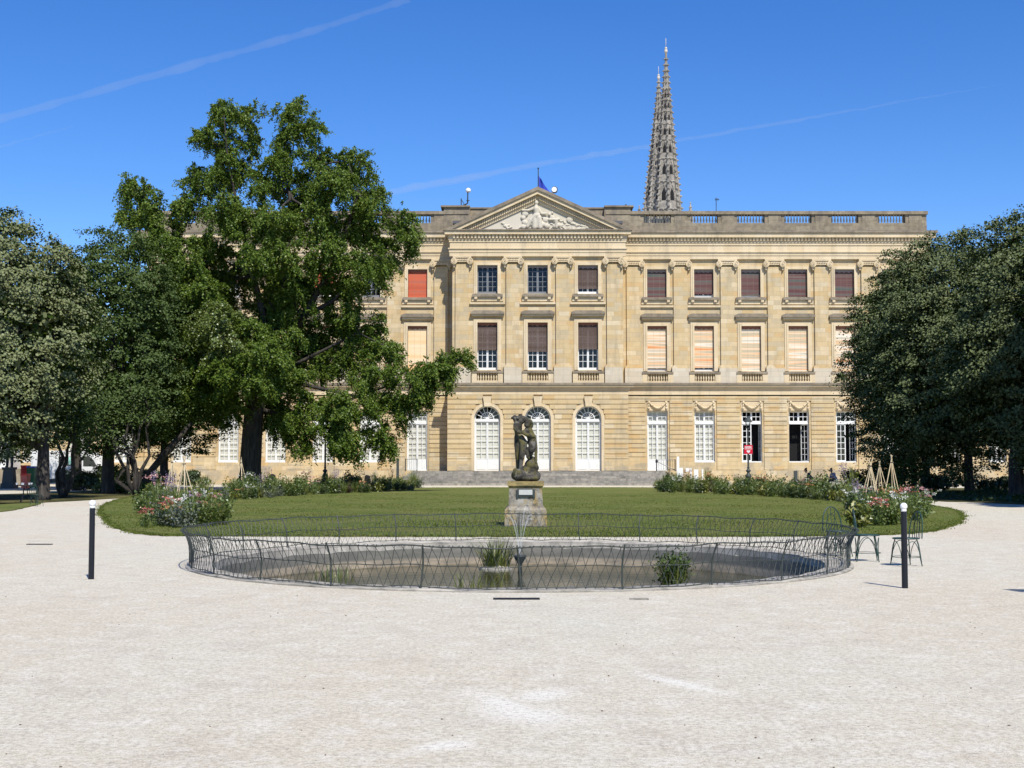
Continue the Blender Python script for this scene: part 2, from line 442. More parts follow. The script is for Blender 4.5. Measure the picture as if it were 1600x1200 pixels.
# ================================================================== GROUND
pond_c = None
d_near, d_far = gnd(811, 926)[1], gnd(811, 846)[1]
PCX, PCY = 0.12, (d_near + d_far) / 2
PB = (d_far - d_near) / 2            # outer kerb half depth
PA = 5.34                            # outer kerb half width
def ell(a, b, n=160, ph=0): return [(PCX + a*math.cos(2*PI*i/n + ph), PCY + b*math.sin(2*PI*i/n + ph)) for i in range(n)]
g = MB(); N = 160
rings = [ell(PA, PB), ell(PA+3, PB+3), ell(30, 30), ell(120, 120), ell(900, 900), ell(6000, 6000)]
for r_ in rings: g.v += [(x, y, 0) for x, y in r_]
for i in range(len(rings)-1):
    for k in range(N): g.f.append((i*N+k, (i+1)*N+k, (i+1)*N+(k+1) % N, i*N+(k+1) % N))
tag(g.build('gravel_ground', M['gravel']), kind='structure')
for o in sc.objects:
    if o.name == 'gravel_ground': fix = o
bm = bmesh.new(); bm.from_mesh(fix.data)
for f in bm.faces:
    if f.normal.z < 0: f.normal_flip()
bm.to_mesh(fix.data); bm.free()

def smooth_poly(pts, n=12):
    out = []; m = len(pts)
    for i in range(m):
        p0, p1, p2, p3 = [np.array(pts[(i+k-1) % m]) for k in range(4)]
        for s in range(n):
            t = s / n
            out.append(tuple(.5*((2*p1) + (-p0+p2)*t + (2*p0-5*p1+4*p2-p3)*t*t + (-p0+3*p1-3*p2+p3)*t**3)))
    return out
def sheet(name, pts, z, mat, jitter=0.0, skirt=None, n=12):
    poly = smooth_poly(pts, n)
    if jitter: poly = [(x + rnd.gauss(0, jitter), y + rnd.gauss(0, jitter)) for x, y in poly]
    s = MB(); s.slab(poly, -.05, z)
    o = s.build(name, mat)
    return o, poly
lawn_px = [(157,800),(164,790),(190,780),(232,773),(300,768),(420,764),(640,762.5),(838,762),(1032,762.5),(1250,768),(1390,778),(1450,790),(1488,797),(1503,806),(1497,817),(1462,829),(1390,836),(1250,838.5),(1050,839),(838,839),(620,839),(420,838.5),(300,838),(230,836),(185,826),(164,812)]
lawn, lawn_poly = sheet('lawn', [gnd(*p) for p in lawn_px], .03, M['lawn'], .055, n=26)
tag(lawn, kind='structure')
lp, _ = sheet('lawn_strip', [gnd(*p) for p in [(-300,776),(-60,774),(60,771),(150,768),(240,767.5),(226,775),(150,781),(40,787),(-60,792),(-300,800)]], .03, M['ground_shade'], .04, n=6)
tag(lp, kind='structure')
lp2, _ = sheet('lawn_verge', [gnd(*p) for p in [(-300,792),(-100,789),(20,787),(66,786),(40,794),(0,801),(-120,818),(-300,826)]], .03, M['lawn'], .04, n=6)
tag(lp2, kind='structure')
sp, _ = sheet('shaded_soil', [gnd(*p) for p in [(1440,765),(1520,763),(1700,762),(2100,764),(2100,800),(1700,790),(1600,788.5),(1520,785),(1452,781)]], .03, M['ground_shade'], .04, n=6)  # dark ground under the lindens, shade included in its colour
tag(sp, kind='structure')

def inside(poly, X, Y):
    poly = np.array(poly); c = np.zeros(len(X), bool); j = len(poly) - 1
    for i in range(len(poly)):
        xi, yi = poly[i]; xj, yj = poly[j]
        c ^= ((yi > Y) != (yj > Y)) & (X < (xj-xi)*(Y-yi)/(yj-yi+1e-12) + xi); j = i
    return c
# grass blades on the lawn (uncountable)
def blades(name, poly, n, hmin, hmax, mat, wgt=2.0, ymax=75):
    pa = np.array(poly); lo, hi = pa.min(0), pa.max(0); hi[1] = min(hi[1], ymax)
    X = rng.uniform(lo[0], hi[0], n*4)
    u = rng.uniform(0, 1, n*4); Y = 1/(1/lo[1] + u*(1/hi[1]-1/lo[1]))
    k = inside(poly, X, Y); X, Y = X[k][:n], Y[k][:n]; n = len(X)
    H = rng.uniform(hmin, hmax, n) * (1 + .4*np.sin(X*.9)*np.cos(Y*.6))
    P = np.stack([X, Y, .03 + H*.42], 1)
    az = rng.uniform(0, 2*PI, n)
    Nn = np.stack([np.cos(az), np.sin(az), np.full(n, 1.1)], 1)
    T = np.stack([-np.cos(az)*.35, -np.sin(az)*.35, np.ones(n)], 1)
    o = leaf_object(name, P, Nn, H, mat, aspect=.28, tdir=T, fold=.05)
    return tag(o, kind='stuff')
M['blade'] = leaf_mat('grass_blade', [(0,(.095,.135,.028)), (.5,(.13,.17,.038)), (.85,(.155,.18,.05)), (1,(.22,.21,.09))], trans=.35, gloss=.0)
tag(blades('grass', lawn_poly, 110000, .03, .06, M['blade']), 'mown green grass on the big lawn behind the pond', 'grass')

def fringe(poly, n):
    pa = np.array(poly); pb = np.roll(pa, -1, 0); L_ = np.linalg.norm(pb-pa, axis=1)
    wgt_ = L_/np.maximum(pa[:, 1], 20)**1.5; wgt_ /= wgt_.sum()
    i = rng.choice(len(pa), n, p=wgt_); f = rng.uniform(0, 1, (n, 1)); q = pa[i]*(1-f) + pb[i]*f
    d = pb[i]-pa[i]; nn_ = np.stack([d[:, 1], -d[:, 0]], 1)/(np.linalg.norm(d, axis=1, keepdims=True)+1e-9)
    cl = .5+.5*np.sin(q[:, :1]*3.1)*np.sin(q[:, 1:]*4.3+q[:, :1]*7)
    q = q + nn_*(np.abs(rng.normal(size=(n, 1)))*.16*cl - .05)*np.where(rng.random((n, 1)) < .5, 1, -1)
    H = rng.uniform(.03, .08, n); az = rng.uniform(0, 2*PI, n)
    P = np.stack([q[:, 0], q[:, 1], H*.45], 1); Nn = np.stack([np.cos(az), np.sin(az), np.full(n, .8)], 1); T = np.stack([-np.cos(az)*.5, -np.sin(az)*.5, np.ones(n)], 1)
    return leaf_object('grass_fringe', P, Nn, H, M['blade'], aspect=.3, tdir=T, fold=.05)
tag(fringe(lawn_poly, 26000), 'ragged grass tufts creeping over the gravel along the edge of the lawn', 'grass', kind='stuff')

# ================================================================== POND
pond = thing('pond', 'sunken round ornamental pond with stone rim and murky water', 'pond', (PCX, PCY, 0))
k = MB()
seg = 96
def ringface(k, prof, n=seg):   # prof: list of (da, z) inward offset from outer kerb; closed profile not required
    base = len(k.v); m = len(prof)
    for da, z in prof:
        for i in range(n):
            a = 2*PI*i/n
            k.v.append((PCX + (PA-da)*math.cos(a), PCY + (PB-da)*math.sin(a), z + (0 if z < -.2 else .010*math.sin(i*2.4)+.008*math.sin(i*5.1))))
    for j in range(m-1):
        for i in range(n):
            k.f.append((base+j*n+i, base+j*n+(i+1) % n, base+(j+1)*n+(i+1) % n, base+(j+1)*n+i))
ringface(k, [(-.03,-.05),(-.03,.015),(.02,.03),(.16,.036),(.18,.024),(.36,.03),(.40,.015),(.42,-.12)])
M['kerbstone'] = stone('rough_kerb_stone', [(.50,.46,.39), (.40,.375,.32), (.54,.50,.43), (.44,.41,.35)], bw=.9, bh=.5, mortar=.7, stain=.6, stain_col=(.16,.16,.14), grime=.45, streak_scale=2.5)
k.build('stone_rim', M['kerbstone'], pond)
k = MB(); ringface(k, [(.44,-.10),(.50,-.45),(.52,-.75)], 128)
def wall_mat():
    t = NT('pond_wall_concrete'); P = t.pos(); x, y, z = t.sep(P)
    n = t.noise(t.mapping(P, (1, 1, 3)), 1.8, 6, .65)
    zz = t.math('ADD', z, t.math('MULTIPLY', t.math('SUBTRACT', n, .5), .10))
    c = t.ramp(t.math('ADD', zz, .6), [(.14,(.13,.10,.05)), (.19,(.36,.295,.21)), (.29,(.34,.285,.21)), (.33,(.155,.148,.125)), (.50,(.19,.18,.155))])
    c = t.mix(t.ramp(n, [(.4, .6), (.6, 0.0)]), c, (.10,.10,.085,1))
    return t.pbr(c, .9, normal=t.bump(n, .4, .03), spec=.15)
k.build('basin_wall', wall_mat(), pond)
def water_mat():
    t = NT('murky_water'); P = t.pos()
    n = t.noise(t.mapping(P, (1, 1, 1)), 4.0, 3, .5)
    a = t.noise(t.mapping(P, (.6, .6, 1)), 1.2, 5, .65)
    c = t.ramp(a, [(.35,(.024,.028,.010)), (.55,(.042,.042,.016)), (.72,(.07,.058,.022))])
    return t.pbr(c, .10, normal=t.bump(n, .12, .05), spec=.22)
k = MB(); k.v = [(x, y, -.44) for x, y in ell(PA-.47, PB-.47, 96)] ; k.f = [tuple(range(96))]
tag(k.build('water', water_mat()), kind='structure')

# fence round the pond
fence = thing('pond_fence', 'low woven iron hoop fence with outward curled top around the pond', 'fence', (PCX, PCY, 0))
def fpt(a, h, out=0.0):
    fl = 0.0 if h < .26 else .11*((h-.26)/.29)**1.6
    r = fl + out - .03
    return Vector((PCX + (PA+r)*math.cos(a), PCY + (PB+r)*math.sin(a), .02 + h))
for nm, h, rr in (('top_rail', .545, .009), ('middle_rail', .30, .006), ('bottom_rail', .03, .007)):
    k = MB(); k.tube([fpt(2*PI*i/200, h) + Vector((0, 0, .012*math.sin(i*.5) + .008*math.sin(i*1.3))) for i in range(200)], rr, 5, closed=True); k.build(nm, M['iron'], fence)
k = MB(); NW = 270
for i in range(NW):
    for sgn in (-1, 1):
        a0 = 2*PI*i/NW; pts = []
        jit = rnd.uniform(-.15, .15)
        for h, da in ((.02, 0), (.16, .5), (.30, 1.0 + jit), (.43, 1.35 + jit), (.52, 1.6), (.565, 1.75), (.55, 1.9)):
            pts.append(fpt(a0 + sgn*da*2*PI/NW*.95, h, rnd.uniform(-.006, .006) + (.03 if h == .55 else 0)))
        k.tube(pts, .0042, 3, cap=False)
k.build('wire_lattice', M['iron'], fence)
for i in range(26):
    a = 2*PI*(i+.5)/26; k = MB()
    tw = rnd.uniform(-.02, .02)
    k.tube([fpt(a + tw*h, h) for h in (0, .14, .3, .42, .50, .57)], [.012,.012,.012,.011,.011,.010], 6); k.build('post', M['iron'], fence)

# ================================================================== PALACE
YW, YA = 110.0, 108.0
AX = at(839.5, 545, YW).x
def zw(py): return at(839.5, py, YW).z
def za(py): return at(839.5, py, YA).z
SW = YW / (F*math.cos(TH))          # metres per px (approx) wings
SA = YA / (F*math.cos(TH))
pal = thing('palace', 'long pale limestone palace with a central pediment, pilasters and striped blinds', 'palace', (AX, YW, 0))
def X(x): return AX + x
BAY, B0, NB = 73.6*SW, 187.5*SW, 6
HALF = 612*SW
bays = [s*(B0 + BAY*i) for s in (-1, 1) for i in range(NB)]
abays = [-78.8*SA, 0, 78.8*SA]
AH, AHG = 133.8*SA, 141*SA

def walls(mb, x0, x1, z0, z1, yf, ops, reveal=.38, arch=()):
    """front sheet at y=yf with rectangular holes (x0,x1,z0,z1) and reveals"""
    xs = sorted({x0, x1, *[v for o in ops for v in o[:2]]}); zs = sorted({z0, z1, *[v for o in ops for v in o[2:4]]})
    for i in range(len(xs)-1):
        for j in range(len(zs)-1):
            cx, cz = (xs[i]+xs[i+1])/2, (zs[j]+zs[j+1])/2
            if any(o[0] < cx < o[1] and o[2] < cz < o[3] for o in ops): continue
            mb.add([(X(xs[i]),yf,zs[j]),(X(xs[i+1]),yf,zs[j]),(X(xs[i+1]),yf,zs[j+1]),(X(xs[i]),yf,zs[j+1])], [(0,1,2,3)])
    for o in ops:
        a, b, c, d = X(o[0]), X(o[1]), o[2], o[3]; y1 = yf + reveal
        if len(o) > 4:                                   # arched head: springing at d - (b-a)/2
            r = (b-a)/2; cx = (a+b)/2; zs_ = d - r; n = 20
            arc = [(cx - r*math.cos(PI*i/n), zs_ + r*math.sin(PI*i/n)) for i in range(n+1)]
            for i in range(n):
                (xa, z_a), (xb, z_b) = arc[i], arc[i+1]
                mb.add([(xa,yf,z_a),(xb,yf,z_b),(xb,yf,d),(xa,yf,d)], [(0,1,2,3)])
                mb.add([(xa,yf,z_a),(xa,y1,z_a),(xb,y1,z_b),(xb,yf,z_b)], [(0,1,2,3)])
            d = zs_
        else: mb.add([(a,yf,d),(a,y1,d),(b,y1,d),(b,yf,d)], [(0,1,2,3)])
        mb.add([(a,yf,c),(a,y1,c),(a,y1,d),(a,yf,d)], [(0,1,2,3)])
        mb.add([(b,yf,c),(b,yf,d),(b,y1,d),(b,y1,c)], [(0,1,2,3)])
        mb.add([(a,yf,c),(b,yf,c),(b,y1,c),(a,y1,c)], [(0,1,2,3)])

# openings
HW_U, HW_M, HW_G = .76, .765, .80
ZU = (zw(464.5), zw(421)); ZM = (zw(580), zw(509.5)); ZG = (zw(722.5), zw(643)); ZD = zw(735.5)
ops = []
for b in bays:
    ops.append((b-HW_U, b+HW_U, *ZU)); ops.append((b-HW_M, b+HW_M, *ZM))
    ops.append((b-HW_G, b+HW_G, ZD if abs(abs(b)-B0) < .1 else ZG[0], ZG[1]))
ZTOP = zw(330)
ZSTR0, ZSTR1 = zw(607), zw(598)
mb = MB()
walls(mb, -HALF, -AH+.02, 0, zw(362), YW, [o for o in ops if o[0] < 0])
walls(mb, AH-.02, HALF, 0, zw(362), YW, [o for o in ops if o[0] > 0])
# ends, back and roof
zr = zw(360)
mb.add([(X(-HALF),YW,0),(X(-HALF),YW,zr),(X(-HALF),YW+16,zr),(X(-HALF),YW+16,0)], [(0,1,2,3)])
mb.add([(X(HALF),YW,0),(X(HALF),YW+16,0),(X(HALF),YW+16,zr),(X(HALF),YW,zr)], [(0,1,2,3)])
mb.add([(X(-HALF),YW+16,0),(X(-HALF),YW+16,zr),(X(HALF),YW+16,zr),(X(HALF),YW+16,0)], [(0,1,2,3)])
# avant-corps openings
AU = (za(459), za(414.5)); AM = (za(578), za(504)); ADr = (za(735.5), za(634))
aops = []
for b in abays:
    aops += [(b-.78, b+.78, *AU), (b-.77, b+.77, *AM), (b-1.0, b+1.0, ADr[0], ADr[1], 'arch')]
walls(mb, -AH, AH, za(600), za(362), YA, [o for o in aops if o[2] > za(600)])
walls(mb, -AHG, AHG, 0, za(600), YA-.06, [o for o in aops if o[2] < za(600)])
for s in (-1, 1):
    mb.add([(X(s*AH),YA,za(600)),(X(s*AH),YW,za(600)),(X(s*AH),YW,za(362)),(X(s*AH),YA,za(362))], [(0,1,2,3) if s > 0 else (3,2,1,0)])
    mb.add([(X(s*AHG),YA-.06,0),(X(s*AHG),YW,0),(X(s*AHG),YW,za(600)),(X(s*AHG),YA-.06,za(600))], [(0,1,2,3) if s > 0 else (3,2,1,0)])
mb.build('wall', M['stone'], pal)
k = MB(); k.box(X(-HALF+.02), X(HALF-.02), YW+.05, YW+15.9, zr-.25, zr-.05); k.box(X(-AH), X(AH), YA+.05, YW+6, za(345)-.2, za(345)); k.build('roof', M['zinc'], pal)
# dark rooms behind the windows: partition, floors
k = MB(); k.box(X(-HALF+.3), X(HALF-.3), YW+4.5, YW+4.7, 0, zr-.4)
for z in (zw(745), zw(600), zw(490)): k.box(X(-HALF+.3), X(HALF-.3), YW+.6, YW+4.4, z-.25, z)
k.build('interior_rooms', M['interior'], pal)

# rusticated courses, ground floor wings
def courses(mb, x0, x1, zs, yf, d, excl, gap=.045):
    for z0, z1 in zs:
        ex = sorted(e for e in (f(z0, z1) for f in excl) if e)
        a = x0
        for e0, e1 in ex + [(x1, x1)]:
            if e0 > a + .02: mb.box(X(a), X(min(e0, x1)), yf-d, yf, z0+gap/2, z1-gap/2)
            a = max(a, e1)
def rect_ex(a, b, c, d): return lambda z0, z1: (a, b) if (z1 > c + .02 and z0 < d - .02) else None
CH = (zw(620) - zw(714)) / 13.5
zz = [(zw(714) + CH*i, zw(714) + CH*(i+1)) for i in range(14)]
for s in (-1, 1):
    m_ = MB()
    ex = [rect_ex(o[0]-.14, o[1]+.14, o[2], zw(625)) for o in ops if o[2] < zw(600) and o[0]*s > 0]
    lo, hi = (AHG+.0, HALF) if s > 0 else (-HALF, -AHG)
    courses(m_, lo, hi, zz, YW, .09, ex)
    ex2 = [rect_ex(o[0]-.14, o[1]+.14, o[2], o[3]) for o in ops if o[2] < zw(600) and o[0]*s > 0]
    courses(m_, lo, hi, [(zw(734), zw(714)-.01), (0, zw(734)-.012)], YW, .10, ex2, .012)
    m_.build('rusticated_courses', M['stone'], pal)
CHA = (za(616) - za(717)) / 13
zza = [(za(717) + CHA*i, za(717) + CHA*(i+1)) for i in range(13)]
def arch_ex(b):
    zsp = ADr[1] - 1.0
    def f(z0, z1):
        zm = (z0+z1)/2
        if zm < zsp: return (b-1.22, b+1.22)
        dz = zm - zsp
        if dz < 1.30: return (b - math.sqrt(max(1.30**2 - dz*dz, .05)), b + math.sqrt(max(1.30**2 - dz*dz, .05)))
        if z1 > za(630) - .4: return (b-.34, b+.34)
    return f
m_ = MB(); courses(m_, -AHG, AHG, zza, YA-.06, .09, [arch_ex(b) for b in abays])
courses(m_, -AHG, AHG, [(za(735.5), za(717)-.01)], YA-.06, .10, [rect_ex(b-1.2, b+1.2, 0, 9) for b in abays], .012)
m_.build('rusticated_courses', M['stone'], pal)
for b in abays:          # arch surround + keystone
    m_ = MB(); zsp = ADr[1]-1.0; n = 18
    r0, r1 = 1.0, 1.24; y0, y1 = YA-.13, YA-.06
    for i in range(n):
        a0, a1 = PI*i/n, PI*(i+1)/n
        q = [(X(b)-r0*math.cos(a0), zsp+r0*math.sin(a0)), (X(b)-r0*math.cos(a1), zsp+r0*math.sin(a1)), (X(b)-r1*math.cos(a1), zsp+r1*math.sin(a1)), (X(b)-r1*math.cos(a0), zsp+r1*math.sin(a0))]
        m_.prism(q, y0, y1)
    for s in (-1, 1): m_.box(X(b+s*1.0), X(b+s*1.24), y0, y1, ADr[0], zsp)
    m_.build('arch_surround', M['trim'], pal)
    m_ = MB(); m_.prism([(X(b-.22), ADr[1]-.06), (X(b+.22), ADr[1]-.06), (X(b+.34), za(619.5)), (X(b-.34), za(619.5))], YA-.36, YA-.10); m_.build('keystone', M['trim'], pal)

# frieze band + string course between ground and first floor
def band(mb, x0, x1, py0, py1, Z, yf, proud, ret=None):
    mb.box(X(x0), X(x1), yf-proud, yf+.02, Z(py0), Z(py1))
m_ = MB()
for s in (-1, 1):
    a, b = (AHG, HALF) if s > 0 else (-HALF, -AHG)
    band(m_, a, b, 619, 607.6, zw, YW, .09)
    e = .25*(1 if s > 0 else 0); e2 = .25*(0 if s > 0 else 1)
    band(m_, a, b, 607.6, 604.5, zw, YW, .22); band(m_, a-e2*1.2, b+e*1.2, 604.5, 601.5, zw, YW, .36)
band(m_, -AHG, AHG, 616.5, 609, za, YA-.06, .10)
band(m_, -AHG-.12, AHG+.12, 609, 605, za, YA-.06, .22); band(m_, -AHG-.4, AHG+.4, 605, 601.8, za, YA-.06, .40)
m_.build('string_course', M['trim'], pal)
m_ = MB()
for s in (-1, 1):
    a, b = (AHG, HALF+.35) if s > 0 else (-HALF-.35, -AHG); band(m_, a, b, 601.5, 598.5, zw, YW, .46)
band(m_, -AHG-.5, AHG+.5, 601.8, 598.6, za, YA-.06, .50)
m_.build('string_course_ledge', M['ledge'], pal)

# upper mouldings per bay: surrounds, sills, ledges, hoods, balustrade
def frame_box(mb, b, hw, z0, z1, yf, w, proud, bottom=False):
    mb.box(X(b-hw-w), X(b-hw), yf-proud, yf+.02, z0, z1+w); mb.box(X(b+hw), X(b+hw+w), yf-proud, yf+.02, z0, z1+w)
    mb.box(X(b-hw), X(b+hw), yf-proud, yf+.02, z1, z1+w)
    if bottom: mb.box(X(b-hw-w), X(b+hw+w), yf-proud, yf+.02, z0-w, z0)
def baluster_prof(z0, z1, r):
    h = z1-z0
    return [(r*.8, z0), (r*.8, z0+h*.08), (r*.45, z0+h*.12), (r*.75, z0+h*.22), (r, z0+h*.34), (r*.8, z0+h*.5), (r*.42, z0+h*.75), (r*.42, z0+h*.86), (r*.8, z0+h*.92), (r*.8, z1)]
trims = []
blist = []
for (b, yf, Z, hwU, zU, hwM, zM, pyo, half) in [(b, YW, zw, HW_U, ZU, HW_M, ZM, 0, 1.29) for b in bays] + [(b, YA, za, .78, AU, .77, AM, -5, 1.37) for b in abays]:
    p = lambda y: Z(y + (pyo if y < 500 else pyo*.55))
    tr = MB(); sill = MB(); hood = MB(); tr2 = MB(); sill2 = MB(); frame_box(tr, b, hwU, zU[0], zU[1], yf, .26, .07); frame_box(tr, b, hwU, zU[0], zU[1], yf, .13, .11)
    sill.box(X(b-1.18), X(b+1.18), yf-.27, yf+.3, p(469), p(465.2))
    for s in (-1, 1): tr.box(X(b+s*.78), X(b+s*1.0), yf-.26, yf, p(472.5), p(469))
    tr.box(X(b-1.22), X(b+1.22), yf-.10, yf+.02, p(475.5), p(469))
    tr.box(X(b-half), X(b+half), yf-.16, yf+.02, p(480.5), p(477.5))
    hood.box(X(b-1.30), X(b+1.30), yf-.38, yf+.02, p(496), p(493.2)); hood.prism([(X(b-1.30), p(493.2)), (X(b+1.30), p(493.2)), (X(b+1.0), p(490.5)), (X(b-1.0), p(490.5))], yf-.34, yf+.02)
    tr2.box(X(b-1.22), X(b+1.22), yf-.26, yf+.02, p(499.2), p(496))
    frame_box(tr2, b, hwM, zM[0], zM[1], yf, .30, .07); frame_box(tr2, b, hwM, zM[0], zM[1], yf, .15, .11)
    # balconette
    zb0, zb1 = Z(596 + pyo*.2), Z(584.5 + pyo*.3)
    sill2.box(X(b-1.22), X(b+1.22), yf-.46, yf+.3, zb1, Z(581.5 + pyo*.3))
    blist.append((b, yf, zb0, zb1))
    for s in (-1, 1): tr2.box(X(b+s*.80), X(b+s*1.20), yf-.40, yf, zb0, zb1)
    tr2.box(X(b-1.2), X(b+1.2), yf-.42, yf, Z(600), zb0)
    trims.append((b, tr, sill, tr2, hood, sill2))
for b, yf, z0, z1 in blist:
    m_ = MB()
    for i in range(8): m_.lathe(baluster_prof(z0, z1, .07), X(b - .70 + 1.4*i/7), yf-.28, 8)
    m_.build('balconette_balusters', M['trim'], pal, smooth=True)

# pilasters with capitals and pedestals
def capital(mb, b, z0, z1, yf, w, proud):
    h = z1 - z0
    mb.box(X(b-w*.70), X(b+w*.70), yf-proud-.20, yf, z1-h*.22, z1)                   # abacus
    mb.box(X(b-w*.52), X(b+w*.52), yf-proud-.12, yf, z0+h*.25, z1-h*.22)
    for i in range(7): mb.ball((X(b-w*.36+w*.72*i/6), yf-proud-.13, z0+h*.52), (.06,.06,.08), 6, 5)
    for s in (-1, 1):                                                                # volutes
        cx, cz, r = X(b+s*w*.60), z0+h*.36, h*.42
        vs = []
        n = 14
        mb.prism([(cx + r*math.cos(2*PI*i/n), cz + r*math.sin(2*PI*i/n)) for i in range(n)], yf-proud-.24, yf-.02)
        mb.prism([(cx + r*.72*math.cos(2*PI*i/n), cz + r*.72*math.sin(2*PI*i/n)) for i in range(n)], yf-proud-.20, yf-.02)
        mb.tube([(cx + r*(1-.10*i/3)*.8*(1-i/26)*math.cos(-i*.55*s + PI/2), yf-proud-.25, cz + r*.8*(1-i/26)*math.sin(-i*.55*s+PI/2)) for i in range(22)], .03, 5)
        mb.ball((cx, yf-proud-.26, cz), r*.22, 8, 6)
        mb.prism([(cx-.12, cz-r*.6), (cx+.12, cz-r*.6), (cx+.05, cz-r*1.9), (cx-.05, cz-r*1.9)], yf-proud-.10, yf-.02)
def pilaster(b, yf, Z, py_cap0, py_cap1, py_base, py_ped, w, proud):
    m_ = MB(); m_.box(X(b-w/2), X(b+w/2), yf-proud, yf+.02, Z(py_base-4.5), Z(py_cap0))
    m_.box(X(b-w/2-.10), X(b+w/2+.10), yf-proud-.08, yf+.02, Z(py_base-2.5), Z(py_base-4.5))
    m_.box(X(b-w/2-.18), X(b+w/2+.18), yf-proud-.16, yf+.02, Z(py_base), Z(py_base-2.5))
    o = m_.build('pilaster', M['stone'], pal)
    c = MB(); capital(c, b, Z(py_cap0), Z(py_cap1), yf, w, proud); c.build('capital', M['trim'], o)
    c = MB(); c.box(X(b-w/2-.17), X(b+w/2+.17), yf-proud-.2, yf+.02, Z(py_ped), Z(py_base)); c.build('pedestal', M['pedestal_stone'], o)
for s in (-1, 1):
    for i in range(NB+1): pilaster(s*(B0 - BAY/2 + BAY*i), YW, zw, 417.5, 406, 576, 598.5, 1.08, .17)
for px in (-118.5, -39, 39, 118.5): pilaster(px*SA, YA, za, 413, 401, 574.5, 598.6, 1.02, .18)

# entablature
ent, lg, corona, den = MB(), MB(), MB(), MB()
def entab(x0, x1, yf, Z, pys, e0, e1, dens=True):
    p_arch0, p_mid, p_fr, p_so, p_den0, p_den1, p_cor, p_top = pys
    def q(mb, a, b, pr): mb.box(X(x0-e0*pr), X(x1+e1*pr), yf-pr, yf+.02, Z(a), Z(b))
    q(ent, p_arch0, (p_arch0+p_mid)/2, .22); q(ent, (p_arch0+p_mid)/2, p_mid+.8, .26); q(ent, p_mid+.8, p_mid-.8, .34)
    q(ent, p_mid-.8, p_fr, .20); q(ent, p_fr, p_so, .26)
    q(den, p_so, p_den1, .30)
    n = int((x1-x0)/.27)
    for i in range(n):
        xx = x0 + (x1-x0)*(i+.5)/n; den.box(X(xx-.075), X(xx+.075), yf-.44, yf-.29, Z(p_den0), Z(p_den1))
    q(corona, p_den1, p_cor-.1, .58); q(lg, p_cor, p_top, .70); 
for s in (-1, 1):
    a, b = (AH, HALF) if s > 0 else (-HALF, -AH)
    entab(a, b, YW, zw, (405.5, 394.5, 384, 380.5, 377, 372.5, 365.5, 362), 0 if s > 0 else 1, 1 if s > 0 else 0)
entab(-AH, AH, YA, za, (401, 389, 379, 375.5, 373, 367.5, 361.8, 360.3), 1, 1)
ent.build('entablature', M['trim'], pal); den.build('dentils', M['trim'], pal)
corona.build('cornice', M['trim'], pal); lg.build('cornice_ledge', M['ledge'], pal)

# pediment
W = AH + .60; zb, zt = za(360.3), za(294)
def chev(d0, d1, x=W):
    c = math.hypot(W, zt-zb)/W; s_ = (zt-zb)/W
    a0, a1 = zt - d0*c, zt - d1*c
    z_at0 = a0 - s_*x; z_at1 = a1 - s_*x
    return [(-x, max(z_at1, zb)), (-x, z_at0)], a0, a1
def rake(mb, d0, d1, y0, y1):
    c = math.hypot(W, zt-zb)/W; s_ = (zt-zb)/W
    for sg in (-1, 1):
        a0, a1 = zt-d0*c, zt-d1*c
        xe0 = min(W, (a0-zb)/s_); xe1 = min(W, (a1-zb)/s_)
        poly = [(0, a1), (xe1, a1-s_*xe1), (xe0, a0-s_*xe0), (0, a0)]
        poly = [(X(sg*x), z) for x, z in poly]
        if sg < 0: poly = poly[::-1]
        mb.prism(poly, y0, y1)
m_ = MB(); rake(m_, 0, .24, YA-.70, YW+2); m_.build('raking_ledge', M['ledge'], pal)
m_ = MB(); rake(m_, .24, .50, YA-.58, YA+.6); m_.build('raking_cornice', M['trim'], pal)
m_ = MB(); rake(m_, .50, 1.05, YA-.18, YA+.5)
c_ = math.hypot(W, zt-zb)/W; s_ = (zt-zb)/W
for sg in (-1, 1):
    n = 40
    for i in range(n):
        x = .15 + (W-1.6)*i/n; z = zt - .52*c_ - s_*x
        pl = [(X(sg*x), z-.34), (X(sg*(x+.085)), z-.34-s_*.085), (X(sg*(x+.085)), z-s_*.085), (X(sg*x), z)]
        m_.prism(pl if sg > 0 else pl[::-1], YA-.36, YA-.17)
m_.build('raking_dentils', M['trim'], pal)
m_ = MB(); m_.prism([(X(-W+.5), zb), (X(W-.5), zb), (X(0), zt-.5)], YA-.06, YA+.4); m_.build('tympanum', M['carving'], pal)
# carved relief: seated figure with outstretched arm, attributes, shield
rl = MB()
def T(px, py, dy=0.0):
    q = at(px, py, YA-.10-dy*.8); return (q.x, q.y, q.z)
def zt_(zx, zy, dy=0.0): return T(800 + zx/16, 300 + zy/16, dy)
rl.ball(zt_(608, 265, .12), (.16,.14,.20)); rl.caps(zt_(605, 320, .1), .10, zt_(600, 420, .12), .24); rl.caps(zt_(600, 420, .12), .24, zt_(620, 560, .1), .20)
rl.caps(zt_(560, 410, .1), .12, zt_(420, 455, .14), .09); rl.caps(zt_(420, 455, .14), .09, zt_(260, 455, .14), .08); rl.caps(zt_(660, 420, .1), .12, zt_(740, 540, .12), .09); rl.caps(zt_(740, 540, .12), .09, zt_(860, 540, .14), .08)
for a, b, c, d, r1, r2 in ((610,580,470,700,.24,.18),(470,700,390,860,.18,.14),(640,580,640,730,.2,.16),(640,730,640,870,.16,.12),(560,640,560,880,.2,.2),(680,640,700,880,.2,.18)): rl.caps(zt_(a, b, .12), r1, zt_(c, d, .1), r2)
